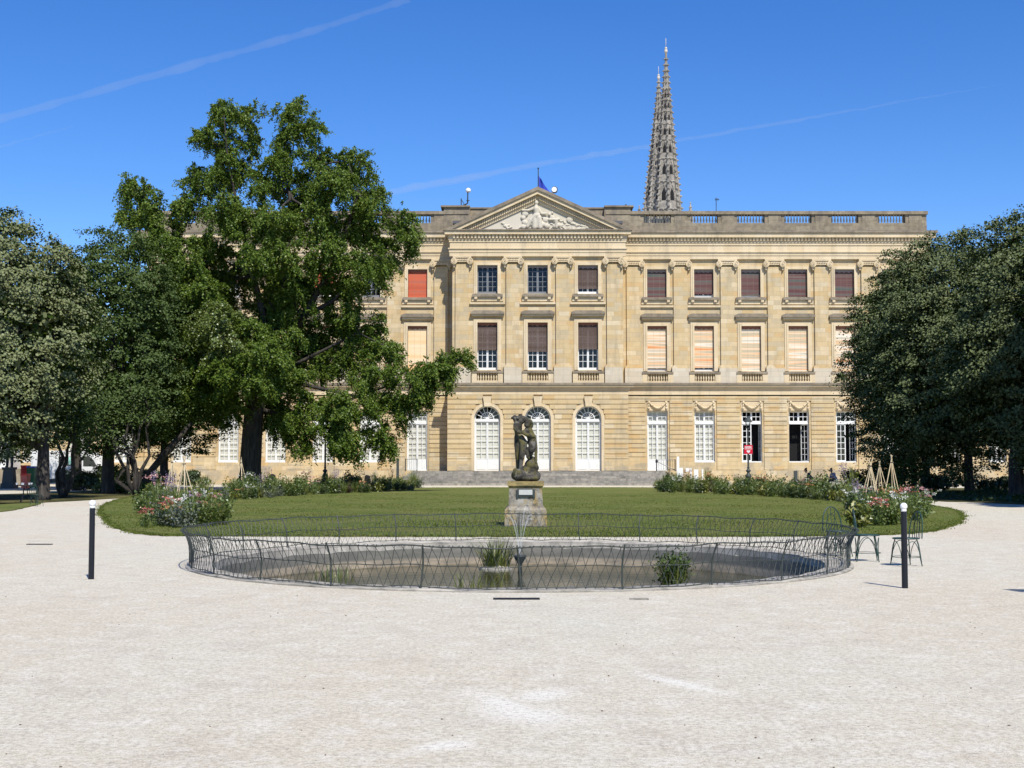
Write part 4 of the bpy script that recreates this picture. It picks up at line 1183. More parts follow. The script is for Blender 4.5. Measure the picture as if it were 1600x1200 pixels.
def zat(py, Y): return at(800, py, Y).z

# right-hand row
linden(xat(1445, 84), 84, zat(418, 84), 3.75, 1.9, 'farthest linden at the right-hand end of the palace front, two thin trunks below', .24, seed=11, mat='linden_dark', cx=-.95, ry=4.2)
linden(xat(1425, 88), 88, zat(440, 88), 3.3, 1.9, 'small dark linden tucked against the right end of the palace', .17, seed=12, mat='linden_dark', cx=-.2, dens=.7)
linden(xat(1511, 76), 76, zat(368, 76), 4.6, 2.1, 'middle linden of the right-hand row with a straight slim trunk', .25, seed=13, mat='linden_dark', cx=-.65)
linden(xat(1585, 66), 66, zat(326, 66), 4.8, 2.0, 'nearest linden of the right-hand row cut by the frame edge, thick trunk', .36, seed=14, mat='linden_dark', cx=1.85)
linden(xat(1850, 56), 56, 15.0, 5.2, 2.4, 'linden of the right-hand row standing wholly beyond the right frame edge', .33, seed=15, mat='linden_dark', dens=.6, leaf=.26)  # out of view; made tall and close so its shade darkens the row
linden(xat(2030, 46), 46, 14.0, 5.0, 2.4, 'linden beyond the right frame edge nearest the viewer', .33, seed=16, mat='linden_dark', dens=.5, leaf=.24)  # out of view; added for the shade it throws on the visible lindens
linden(xat(1655, 72), 72, zat(350, 72), 4.4, 2.1, 'linden pressed between the two thick right trunks, mostly hidden by the nearest crown', .26, seed=17, mat='linden_dark', dens=.7)  # extra tree put in so its shade falls on the middle linden
# left-hand row
linden(xat(70, 62), 62, zat(334, 62), 4.3, 2.4, 'silvery linden nearest on the left, cut by the frame edge', .28, seed=21, cx=-2.2)
linden(xat(171, 75), 75, zat(360, 75), 3.6, 2.9, 'green linden with a straight trunk between the silvery linden and the ginkgo', .33, 'linden_green', seed=22, cx=.3)
linden(xat(258, 88), 88, zat(430, 88), 4.4, 3.0, 'dark linden half hidden behind the ginkgo on its left side', .26, 'linden_green', seed=23, cx=.6)
linden(xat(122, 86), 86, zat(420, 84), 4.6, 3.0, 'dark linden filling the gap behind the silvery linden', .26, 'linden_green', seed=24, cx=-2.6, dens=.8)

# young light-green tree with leaning stem in front of dark linden
def young_tree(px, Y, tops, label, seed, h0=.0):
    r = np.random.default_rng(seed); x = xat(px, Y)
    t = thing('young_tree', label, 'tree', (x, Y, 0))
    k = MB(); P = []
    for (pxx, pyy, ro) in tops:
        e = at(pxx, pyy, Y); limbs(k, (x, Y, 1.2 if h0 else .0), e, .13, .03, 6, .5)
        for _ in range(int(9*ro)):
            c = np.array(e) + r.normal(size=3)*np.array([.6, .6, .35])*ro
            P.append(c + r.normal(size=(70, 3))*np.array([.40, .40, .13]))
    k.tube([(x, Y, 0), (x, Y, 1.4)], [.16, .12], 8)
    k.build('trunk', M['bark'], t, smooth=True)
    P = np.concatenate(P); Nn = np.tile([0, -.3, .9], (len(P), 1)) + r.normal(size=(len(P), 3))*.45
    leaf_object('crown', P, Nn, r.uniform(.09, .17, len(P)), M['linden_green'], t, aspect=.8)
young_tree(214, 72, [(205,640,1.6),(180,655,1.3),(225,620,1.3),(150,640,1.2),(240,650,.8),(200,600,1.2)], 'young pale green tree with a crooked stem in front of the left lindens', 31)
young_tree(101, 66, [(110,665,1.3),(140,690,1.0),(85,650,1.2),(120,640,1.0)], 'thin pale stemmed young tree in front of the white van', 32)
ln = thing('leaning_tree', 'bare grey trunk leaning right behind the bamboo wigwams', 'tree', (xat(229, 78), 78, 0))
k = MB(); k.tube([(xat(229, 78), 78, 0), at(229, 745, 78), at(252, 716, 78), at(275, 690, 78), at(300, 660, 78)], [.22,.2,.19,.17,.1], 9); k.build('trunk', M['bark'], ln, smooth=True)
r_ = np.random.default_rng(5); P = np.concatenate([np.array(at(px, py, 78)) + r_.normal(size=(160, 3))*np.array([.7,.7,.4]) for px, py in ((300,650),(320,640),(285,640),(335,655),(310,625),(270,655))])
leaf_object('crown', P, r_.normal(size=(len(P), 3))+[0,0,.8], r_.uniform(.1,.18,len(P)), M['linden_green'], ln, aspect=.8)

# ginkgo
GY = 80.0
gk = thing('ginkgo_tree', 'huge feathery ginkgo tree standing in front of the left palace wing', 'tree', (xat(391, GY), GY, 0))
lobes = [  # px, py, rx, ry, depth offset (m), density
 (352,182,18,22,0,1),(382,185,22,22,.5,1),(325,215,24,14,-.5,.8),(355,225,28,28,0,1),(390,220,14,30,1,.6),(458,178,22,20,0,1),(478,200,26,14,-.5,.8),(450,215,22,28,.5,1),(432,250,18,26,-1,.8),
 (345,262,30,26,-1,1),(318,285,24,26,.5,1),(375,270,26,34,1,1),(410,290,24,26,-1,1),(455,268,26,30,0,1),
 (500,255,32,26,-.5,1.1),(545,255,32,22,.5,1.1),(525,290,45,32,-2,1.2),(570,300,28,28,1,1),(585,325,26,22,-1,1),(480,310,35,30,1,1),
 (205,292,9,18,0,.9),(222,305,10,22,.5,.9),(240,318,14,18,-.5,.9),(210,335,16,8,0,.7),(228,345,22,20,0,1),(245,375,26,24,-1,1),(270,365,20,26,1,.9),
 (300,320,28,26,0,1),(340,325,34,32,-2,1.2),(385,345,36,34,-1,1.1),(435,345,34,34,-2.5,1.2),(490,350,36,32,-2,1.2),(540,350,40,30,0,1.1),(580,360,26,24,2,.9),
 (620,352,28,16,0,1),(640,372,16,22,-.5,.9),(598,385,24,22,1,1),(605,420,18,28,0,.9),(575,400,24,24,-2,.9),
 (290,390,34,30,-2,1.2),(335,400,34,30,1,.9),(400,390,34,28,-3,1.2),(440,400,30,30,-3,1),(500,400,36,30,-2,1),(545,420,34,34,0,1),(470,430,26,32,2,.7),(560,455,26,24,1,.8),
 (270,430,40,36,-1,1.2),(310,450,36,34,-2,1.1),(250,480,40,36,1,1),(420,430,28,30,2,.6),(520,460,36,30,1,.9),
 (340,500,38,26,-4,1.6),(350,540,34,28,-4,1.4),(300,530,30,34,-1,1),(390,520,26,26,-3,1),(420,560,44,34,-4,1.3),(370,580,44,34,-4,1.2),(310,590,44,36,-2,1.1),(270,600,32,40,-1,1),(255,640,24,28,-1,.9),
 (520,510,38,32,1,1),(560,510,30,36,0,1),(600,560,28,30,0,1),(590,525,22,18,1,.8),(500,560,36,34,1,.9),(550,560,34,34,0,1),(580,600,32,32,-1,1),
 (640,590,36,16,-1,1),(680,575,30,13,-1.2,1),(712,562,20,11,-1.2,1),(665,600,20,24,-1,.8),(690,590,14,22,-1.2,.7),(640,620,24,24,-1,.9),(610,640,30,34,-1,1),(595,680,24,28,-1,.9),
 (540,630,40,34,-3,1.3),(520,680,34,28,-3,1.1),(480,640,34,40,-1,1),(470,685,22,18,-1,.8),(450,600,36,36,-2,1),(440,650,22,32,0,.8),(545,690,28,22,-2,.9),
 (385,430,60,46,3,.6),(455,440,46,50,3,.6),(470,510,46,40,3,.6),(425,500,40,40,2.5,.6),(430,350,36,34,3,.4),(420,470,36,40,-.5,.8),(460,470,34,34,-1,.8),(440,530,34,30,-1.5,.8),(400,500,34,34,2,.9),(480,540,40,34,2,.9),(450,570,36,30,1,.8),(410,610,36,30,2,.8),(340,440,40,36,2,.9),(300,480,40,36,2,.9),(270,540,36,36,2.5,.9),(320,610,36,30,2,.8),(330,460,46,46,3,.6),(540,540,46,46,3,.5),(430,640,40,40,2.5,.5),(350,630,34,28,-1,1),(310,640,30,24,0,.9),(400,600,30,24,-4,1)]
P_, N_, S_, T_ = [], [], [], []; PL, NL, SL, TL = [], [], [], []
r_ = np.random.default_rng(99)
k = MB(); mpx = GY/F
tx = xat(391, GY)
fork = at(398, 600, GY)
k.tube([(tx, GY, -.05), (tx, GY, .35), at(391, 730, GY), at(394, 680, GY), at(397, 640, GY), fork], [.86,.72,.61,.57,.54,.46], 14)
mains = [((398,600),(420,520),(395,430),(372,330),(355,240),(350,180)), ((398,600),(440,500),(450,400),(452,300),(462,190)), ((400,590),(470,500),(530,400),(560,300),(545,255)), ((395,590),(340,520),(270,430),(235,360),(215,300)),
         ((400,625),(470,600),(560,620),(640,590),(725,560)), ((397,580),(350,560),(300,570),(250,620)), ((400,600),(480,560),(560,520),(600,540)), ((430,520),(520,470),(590,400),(645,360)), ((405,640),(450,650),(520,660),(590,690))]
for mi, ml in enumerate(mains):
    pts = [at(px, py, GY + (i*.35-.4)*(1 if mi % 2 else -1)*1.0) for i, (px, py) in enumerate(ml)]
    r0 = .30 if mi < 4 else .17
    k.tube(pts, [max(.02, r0*(1-i/(len(pts)-1))**1.2) for i in range(len(pts))], 8)
for (px, py, rx, ry, dy, de) in lobes:
    c = np.array(at(px, py, GY+dy)); ax = np.array([rx*mpx, max(rx, ry)*mpx*.95, ry*mpx])
    near = min((q for ml in mains for q in ml), key=lambda q: (q[0]-px)**2+(q[1]-py)**2)
    limbs(k, at(near[0], near[1], GY+dy*.3), tuple(c), .09, .03, 4, .5, 5)
    area = (ax[0]*ax[1]*ax[2])**(2/3)
    npl = max(6, int(7.4*de*area**.9 + 4))
    for _ in range(npl):
        u = r_.normal(size=3); u /= np.linalg.norm(u); u[2] = u[2]*.9 + .12
        a0 = c + u*ax*r_.uniform(.0, .55); L0 = r_.uniform(.70, 1.30)
        a1 = c + u*ax*L0 + np.array([0, 0, -.10*ax[2]])
        pl = a1 - a0; nt = int(15 + 12*np.linalg.norm(pl))
        sag = r_.uniform(.05, .30)*np.linalg.norm(pl)
        nt = int(nt*1.25); wv = r_.normal(size=3)*np.array([.25, .25, .10])
        for q in range(nt):
            f = r_.uniform(.02, 1.0)**.75
            p = a0 + pl*f + np.array([0, 0, -sag*f*f]) + wv*math.sin(3*f) + r_.normal(size=3)*(.24*(1.0-f)**.8 + .03)
            dr = pl/np.linalg.norm(pl)*.9 + r_.normal(size=3)*(.6-.25*f); dr /= np.linalg.norm(dr)
            Lg = r_.uniform(.25, .75)*(1.05-.45*f); m = int(Lg*46)+3
            tt = np.linspace(0, 1, m)[:, None]
            line = p + dr*tt*Lg + np.array([0, 0, -1])*(tt**2)*Lg*r_.uniform(.35, 1.2) + r_.normal(size=(m, 3))*.040
            nn = r_.normal(size=(m, 3))*.7 + np.array([0, -.2, .5]) + u*.35
            ss = r_.uniform(.065, .125, m)
            lime = (300 < px < 400 and 480 < py < 560 and dy < -3)
            (PL if lime else P_).append(line); (NL if lime else N_).append(nn); (SL if lime else S_).append(ss)
for (x0_, y0_, x1_, y1_) in [(450,190,510,203),(330,225,293,216),(352,190,341,160),(395,185,398,160),(430,180,432,163),(467,175,470,152),(212,300,194,272),(225,305,222,278),(240,330,250,305),(225,340,188,330),(222,352,197,352),(290,310,284,282),(310,290,300,262),(545,250,580,236),(500,250,495,226),(585,310,612,303),(575,290,582,265),(600,350,655,345),(640,365,655,398),(600,400,625,425),(590,440,612,455),(550,450,562,465),(700,570,735,550),(715,560,728,548),(690,580,705,608),(660,600,672,640),(630,620,642,655),(590,670,596,718),(530,690,532,715),(470,680,478,706),(260,640,262,690),(275,330,262,345),(365,180,362,158),(410,185,415,166),(485,190,492,175),(560,260,572,240),(600,330,620,330),(300,330,272,325)]:
    a0 = np.array(at(x0_, y0_, GY-.6)); a1 = np.array(at(x1_, y1_, GY-.6+rnd.uniform(-.5, .5))); pl = a1-a0; LL = np.linalg.norm(pl)
    k.tube([tuple(a0), tuple(a0+pl*.5+np.array([0, 0, .05])), tuple(a1)], [.035, .02, .008], 5)
    for q in range(int(16*LL+10)):
        f = r_.uniform(-.15, 1.0); p = a0 + pl*f + r_.normal(size=3)*(.20*(1.05-f)+.02)
        Lg = r_.uniform(.15, .45)*(1.1-.5*f); m = int(Lg*46)+3; tt = np.linspace(0, 1, m)[:, None]
        dr = pl/LL + r_.normal(size=3)*.5
        P_.append(p + dr*tt*Lg + np.array([0, 0, -1])*(tt**2)*Lg*r_.uniform(.2, .8) + r_.normal(size=(m, 3))*.035)
        N_.append(r_.normal(size=(m, 3))*.7 + np.array([0, -.25, .5])); S_.append(r_.uniform(.06, .115, m))
k.build('trunk', M['bark'], gk, smooth=True)
leaf_object('crown', np.concatenate(P_), np.concatenate(N_), np.concatenate(S_), M['ginkgo'], gk, aspect=1.0, fold=.12)
leaf_object('young_foliage', np.concatenate(PL), np.concatenate(NL), np.concatenate(SL), M['ginkgo_lime'], gk, aspect=1.0, fold=.12)
print('ginkgo leaves', sum(map(len, P_)))

# ================================================================== STATUE
SY = gnd(822, 823)[1]
SX = xat(821, SY)
ped = thing('pedestal', 'tapered stone pedestal with a white plaque and yellow lichen on the lawn', 'pedestal', (SX, SY, 0))
def sz(py): return at(821, py, SY-.4).z
sm = (SY-.4)/F
def lichen_mat():
    t = NT('lichened_stone'); P = t.obj()
    n = t.noise(P, 3.0, 6, .68); c = t.ramp(n, [(.35,(.15,.135,.11)), (.5,(.29,.265,.22)), (.65,(.38,.355,.31))])
    l = t.ramp(t.noise(t.mapping(P, (3.2, 3.2, .9), loc=(2, 1, 3)), 1.0, 6, .7), [(.49, 0.0), (.60, .85)])
    c = t.mix(l, c, (.34,.24,.075,1))
    d = t.ramp(t.noise(P, 8, 6, .75), [(.38, .85), (.52, 0.0)]); c = t.mix(d, c, (.10,.095,.085,1))
    return t.pbr(c, .95, normal=t.bump(n, .6, .03), spec=.1)
def yellow_lichen_mat():
    t = NT('yellow_lichened_slab'); P = t.obj(); n = t.noise(P, 5, 6, .7)
    return t.pbr(t.ramp(n, [(.36,(.13,.11,.065)), (.5,(.30,.23,.095)), (.66,(.42,.32,.14))]), .95, normal=t.bump(n, .5, .02))
M['lichen'] = lichen_mat(); M['ylichen'] = yellow_lichen_mat()
w = lambda px: px*sm/2
k = MB(); k.frust(SX, SY, -.02, sz(797), w(66), .55, w(65), .54); k.frust(SX, SY, sz(797), sz(791), w(65), .54, w(56), .47); k.build('base_block', M['lichen'], ped)
k = MB(); k.frust(SX, SY, sz(791), sz(763), w(54), .45, w(51), .43); k.build('shaft', M['lichen'], ped)
k = MB(); k.frust(SX, SY, sz(763), sz(759), w(50), .42, w(56), .47); k.frust(SX, SY, sz(759), sz(752), w(57), .48, w(57), .48); k.build('top_slab', M['ylichen'], ped)
yq = SY-.46
k = MB(); k.box(SX-w(24), SX+w(24), yq-.03, yq+.05, sz(775.5), sz(763.5)); k.box(SX-w(29), SX-w(24)+.002, yq-.02, yq+.05, sz(778), sz(765)); k.box(SX+w(24)-.002, SX+w(29), yq-.02, yq+.05, sz(778), sz(765)); o = k.build('plaque', M['lead'], ped)
k = MB(); k.box(SX-w(21), SX+w(21), yq-.045, yq-.03, sz(773), sz(765)); k.build('plate', plain('weathered_plate', (.50,.50,.47), .6), o)
stt = MB()
def Sg(zx, zy, dy=0.0):
    p = at(780 + zx/9.233, 640 + zy/9.233, SY-.0+dy); return (p.x, p.y, p.z)
U = 1/9.233*SY/F
def cap(a, ra, b, rb, da=0, db=0): stt.caps(Sg(*a, da), ra*U, Sg(*b, db), rb*U)
# rock
for zx, zy, rx, rz, dy in ((380,975,195,75,0),(300,930,110,80,-.05),(470,940,110,80,.0),(400,880,110,80,.1),(450,800,85,90,.08),(470,730,60,60,.1),(240,950,70,70,.1),(540,960,60,70,-.05),(410,990,180,60,-.12),(520,800,40,60,.05),(230,880,35,35,0),(540,840,35,45,0)):
    p = Sg(zx, zy, dy); stt.ball(p, (rx*U, min(rx*U, .40), rz*U), 14, 10)
# standing figure (back left): legs, torso, raised arms holding drapery
cap((270,880),30,(270,700),36,.05,.05); cap((270,700),40,(275,520),58,.05,.05); cap((275,520),62,(280,400),66,.05,.05); cap((280,400),58,(275,320),52,.05,.03); cap((275,320),58,(270,230),64,.03,.0)
cap((300,905),24,(325,700),34,-.12,-.16); cap((325,700),38,(352,480),58,-.16,-.06); cap((352,480),58,(300,410),60,-.06,0); cap((285,915),20,(310,900),26,-.2,-.12)
cap((240,215),38,(235,280),34,-.05,-.12); cap((235,280),32,(290,330),26,-.12,-.2)
stt.ball(Sg(305,165,-.02), (38*U, 44*U, 48*U)); cap((290,200),26,(280,230),34)
cap((250,190),34,(215,125),26,.0,-.05); cap((320,190),30,(380,140),26,.02,-.02)
for zx, zy, r in ((190,120,24),(225,105,34),(270,120,40),(310,105,40),(350,120,38),(395,130,28),(240,140,30),(330,140,32),(300,85,26)): stt.ball(Sg(zx, zy, rnd.uniform(-.06, .04)), (r*U, r*U, r*U*.8))
# bending figure (right)
stt.ball(Sg(400,215,-.10), (44*U, 46*U, 54*U)); stt.ball(Sg(440,180,-.04), (44*U, 46*U, 46*U)); stt.ball(Sg(455,225,0), (40*U, 40*U, 50*U))
cap((410,270),36,(420,310),62,-.05,-.02); cap((420,310),66,(460,390),62,-.02,0); cap((460,390),60,(475,500),60,0,.0); cap((400,310),38,(330,325),26,-.12,-.2); cap((330,325),26,(395,365),24,-.2,-.22); cap((395,365),28,(500,385),34,-.22,-.05)
cap((475,500),56,(470,590),44,-.04,-.1); cap((470,590),38,(460,650),26,-.1,-.05); cap((505,430),38,(530,560),26,.02,.02); cap((530,560),24,(530,760),20,.02,.0); cap((420,560),24,(420,700),22,-.08,-.05); cap((395,600),20,(405,690),16,-.1,-.1)
def statue_mat():
    t = NT('mossy_statue_stone'); P = t.obj(); n = t.noise(P, 5, 6, .7); x, y, z = t.sep(P)
    c = t.ramp(n, [(.34,(.018,.017,.015)), (.50,(.05,.046,.038)), (.68,(.14,.13,.105))])
    moss = t.ramp(t.noise(t.mapping(P, (2.5, 2.5, 2.0), loc=(4, 0, 1.3)), 1.0, 5, .65), [(.50, 0.0), (.60, .75)])
    c = t.mix(moss, c, (.13,.115,.04,1))
    pale = t.ramp(t.noise(t.mapping(P, (4, 4, 1.2), loc=(1, 5, 2)), 1.0, 4, .6), [(.60, 0.0), (.68, .4)])
    c = t.mix(pale, c, (.33,.31,.28,1))
    return t.pbr(c, .9, normal=t.bump(n, .5, .02), spec=.15)
o = stt.build('statue', statue_mat(), loc=(SX, SY, sz(752))); remeshed(o, .014, 2)
tag(o, 'weathered mossy stone statue of two entwined figures on a rock, on the lawn pedestal', 'statue')

# ================================================================== BOLLARDS
def bollard(px, pyb, pyt, label, copy=None):
    x, y = gnd(px, pyb)
    if copy is None:
        b = thing('bollard', label, 'bollard', (x, y, 0), group='black bollards with white ball tops')
        k = MB(); k.lathe([(.040,-.02),(.040,.03),(.038,.97),(.034,.985)], x, y, 20); k.build('post', M['black'], b, smooth=False)
        k = MB(); k.lathe([(.034,.985),(.036,1.005),(.032,1.015)], x, y, 18); k.ball((x, y, 1.052), .047, 18, 12); k.build('ball_top', M['globe'], b, smooth=True)
        return b
    b = copy_tree(copy); b.location = (x, y, 0); b['label'] = label; return b
b1 = bollard(142.5, 905, 775, 'slim black bollard with white ball top standing left of the pond')
b2 = bollard(1414, 919, 781, 'slim black bollard with white ball top in front of the iron chairs', b1)

# ================================================================== CHAIRS
def chair(x, y, rz, label, mat='greeniron', proto=None):
    if proto is not None:
        c = copy_tree(proto); c.location = (x, y, 0); c.rotation_euler = (0, 0, rz); c['label'] = label; return c
    c = thing('garden_chair', label, 'chair', (0, 0, 0), 0, 'green iron garden chairs')
    m = M[mat]
    k = MB(); R0 = .20
    k.lathe([(.0,.425),(R0-.01,.425),(R0,.43),(R0-.01,.437),(0,.437)], 0, 0, 24)
    k.tube([(R0*math.cos(2*PI*i/28), R0*math.sin(2*PI*i/28), .43) for i in range(28)], .011, 6, closed=True); k.build('seat', m, c)
    for i in range(4):
        a = PI/4 + i*PI/2; k = MB(); k.tube([(.17*math.cos(a), .17*math.sin(a), .42), (.20*math.cos(a), .20*math.sin(a), .30), (.225*math.cos(a), .225*math.sin(a), .12), (.25*math.cos(a), .25*math.sin(a), 0)], .009, 6); k.build('leg', m, c)
    k = MB()
    for i in range(4):                    # hoops between the legs
        a0, a1 = PI/4 + i*PI/2, PI/4 + (i+1)*PI/2; pts = []
        for j in range(13):
            t = j/12; a = a0 + (a1-a0)*t; s = math.sin(PI*t)**.5
            z = .06 + .33*s; rr = .243 - .055*s; pts.append((rr*math.cos(a), rr*math.sin(a), z))
        k.tube(pts, .006, 5)
    k.tube([(.222*math.cos(2*PI*i/20), .222*math.sin(2*PI*i/20), .14) for i in range(20)], .005, 5, closed=True)
    k.build('leg_hoops', m, c)
    k = MB(); pts = []
    for j in range(17):
        t = j/16*PI; pts.append((-.19*math.cos(t), .17 + .05*math.sin(t), .43 + .42*math.sin(t)**.7))
    k.tube(pts, .011, 6)
    for dx, top in ((-.07, .80), (0, .835), (.07, .80)): k.tube([(dx*.7, .185, .43), (dx, .205, .62), (dx*1.1, .215, top)], .006, 5)
    pts = [(-.11*math.cos(j/12*PI), .18+.03*math.sin(j/12*PI), .43+.30*math.sin(j/12*PI)**.8) for j in range(13)]; k.tube(pts, .006, 5)
    k.build('backrest', m, c)
    c.location = (x, y, 0); c.rotation_euler = (0, 0, rz); return c
c0 = chair(*gnd(1416, 884), R(-75), 'green iron garden chair directly behind the bollard by the pond')
chair(*gnd(1355, 877), R(80), 'green iron garden chair against the right end of the pond fence', proto=c0)
xx = xat(1306, 24.6); chair(xx, 24.6, R(20), 'iron garden chair whose curled back shows above the pond fence', proto=c0)
chair(*gnd(57, 791), R(160), 'green iron garden chair on the gravel edge under the left trees', proto=c0)
# ================================================================== POND PLANTS AND FOUNTAIN
def strap(mb, base, az, L_, w, bend, el=1.35, seg=5):
    b = Vector(base); d = Vector((math.cos(az), math.sin(az), 0)); sd = Vector((-math.sin(az), math.cos(az), 0))
    p = b.copy(); e = el; vs = []
    for i in range(seg+1):
        t = i/seg; ww = w*(1-t)**.7*(.6+.4*min(1, t*4))
        vs += [p - sd*ww/2, p + sd*ww/2]
        p = p + (d*math.cos(e) + Vector((0, 0, 1))*math.sin(e))*L_/seg; e -= bend/seg
    mb.add(vs, [(2*i, 2*i+1, 2*i+3, 2*i+2) for i in range(seg)])
M['reed'] = leaf_mat('reed_blade', [(0,(.07,.11,.018)), (.5,(.13,.18,.035)), (.8,(.22,.23,.06)), (1,(.30,.25,.09))], trans=.3)
M['reed_lime'] = leaf_mat('lime_reed_blade', [(0,(.14,.17,.03)), (1,(.26,.27,.06))], trans=.35)
WZ = -.44
def wat(px, py):
    x, y = gnd(px, py, WZ); return x, y
def reeds(px, py, n, spread, hmin, hmax, mat, label, lean=.5, w=.03):
    x, y = wat(px, py); t = thing('reed_clump', label, 'reeds', (x, y, WZ)); k = MB()
    for i in range(n):
        a = rnd.uniform(0, 2*PI); r_ = spread*rnd.random()**.6
        strap(k, (x+r_*math.cos(a), y+r_*math.sin(a)*.6, WZ-.05), a+rnd.gauss(0, .5), rnd.uniform(hmin, hmax), w*rnd.uniform(.6, 1.3), rnd.uniform(.1, 1.5)*lean*1.3, 1.57-rnd.uniform(0, .45)*lean)
    k.build('blades', M[mat], t); return t
t_ = reeds(775, 889, 190, .24, .35, .85, 'reed', 'tall reed clump growing on a stone beside the fountain', .9)
x, y = wat(775, 889); k = MB(); k.ball((x, y+.02, WZ), (.34,.22,.07), 14, 8); k.build('stone_base', M['kerbstone'], t_, smooth=True)
k = MB()
for i in range(16): strap(k, (x+rnd.uniform(-.2,.2), y, WZ), rnd.choice([0, PI])+rnd.uniform(-.6,.6), rnd.uniform(.8, 1.25), .012, rnd.uniform(.1,.6), 1.5)
k.build('flower_stalks', M['reed_lime'], t_)
t_ = reeds(1052, 912, 130, .24, .25, .62, 'reed', 'bushy green water plant at the right side of the pond', .7)
x, y = wat(1052, 912); r_ = np.random.default_rng(3); P = np.array([x, y, WZ+.28]) + r_.normal(size=(700, 3))*np.array([.15,.12,.13])
leaf_object('leaves', P, r_.normal(size=(700, 3))+[0,0,.5], r_.uniform(.04,.08,700), M['linden_green'], t_, aspect=.6)
reeds(520, 903, 70, .42, .15, .38, 'reed', 'low sparse reeds in the left part of the pond', .6, .02)
reeds(745, 917, 34, .45, .22, .42, 'reed_lime', 'thin yellow green reed shoots near the front pond rim', .6, .022)
reeds(955, 872, 9, .14, .45, .75, 'reed', 'few thin tall stalks at the far rim of the pond', .3, .015)
reeds(1085, 884, 10, .14, .55, .95, 'reed', 'thin tall stalks right of the bushy water plant', .4, .015)
FD = 26.5; fx = xat(812.5, FD)
ft = thing('fountain', 'small dark fountain cup throwing thin water jets in the pond', 'fountain', (fx, FD, WZ))
k = MB(); k.lathe([(.05, WZ-.2), (.035, -.30), (.045, -.26), (.12, -.13), (.125, -.11), (.05, -.12)], fx, FD, 14); k.build('cup', M['lead'], ft, smooth=True)
k = MB(); k.tube([(fx, FD, WZ-.15), (fx, FD, -.28)], .03, 8); k.build('stem', M['lichen'], ft)
def jet_mat():
    t = NT('water_jet'); a = t.n("ShaderNodeBsdfTransparent"); b = t.n("ShaderNodeBsdfPrincipled"); b.inputs['Base Color'].default_value = (.85,.9,.9,1); b.inputs['Roughness'].default_value = .15
    mx = t.n("ShaderNodeMixShader"); mx.inputs[0].default_value = .20; t.l(a.outputs[0], mx.inputs[1]); t.l(b.outputs[0], mx.inputs[2]); t.l(mx.outputs[0], t.out.inputs[0]); return t.m
M['jet'] = jet_mat()
for i in range(7):
    a = 2*PI*i/7+.3; k = MB(); pts = []; vx = rnd.uniform(.28, .52); vz = rnd.uniform(3.6, 4.6); tm = rnd.uniform(.82, .98)*2*vz/9.8
    for j in range(22):
        t = tm*.62*j/21; pts.append((fx+vx*t*1.1*math.cos(a)*1.5, FD+vx*t*math.sin(a), -.12+vz*t-4.9*t*t))
    k.tube(pts, [.004+.003*j/21 for j in range(22)], 5); k.build('water_jet', M['jet'], ft, smooth=True)

# ================================================================== FLOWER BEDS
def gleaf(name, stops, **kw): M[name] = leaf_mat(name, stops, **kw); return M[name]
gleaf('leaf_mid', [(0,(.06,.10,.02)), (.5,(.11,.16,.034)), (1,(.19,.23,.06))])
gleaf('leaf_lime', [(0,(.12,.15,.025)), (.6,(.20,.21,.04)), (1,(.32,.30,.08))])
gleaf('leaf_grey', [(0,(.10,.12,.085)), (.6,(.16,.18,.13)), (1,(.24,.25,.20))])
gleaf('leaf_dark', [(0,(.022,.045,.014)), (.6,(.042,.075,.022)), (1,(.07,.11,.034))])
gleaf('leaf_purple', [(0,(.045,.02,.025)), (.6,(.07,.03,.03)), (1,(.10,.06,.04))])
gleaf('petal_red', [(0,(.30,.06,.05)), (.5,(.40,.11,.08)), (1,(.50,.22,.15))], trans=.2)
gleaf('petal_pink', [(0,(.45,.16,.18)), (.5,(.55,.28,.26)), (1,(.65,.42,.36))], trans=.2)
gleaf('petal_white', [(0,(.62,.62,.55)), (1,(.80,.79,.72))], trans=.2)
gleaf('petal_orange', [(0,(.55,.20,.08)), (1,(.65,.34,.14))], trans=.2)
gleaf('petal_yellow', [(0,(.55,.45,.10)), (1,(.70,.60,.25))], trans=.2)
gleaf('petal_mauve', [(0,(.22,.15,.26)), (1,(.38,.28,.40))], trans=.2)
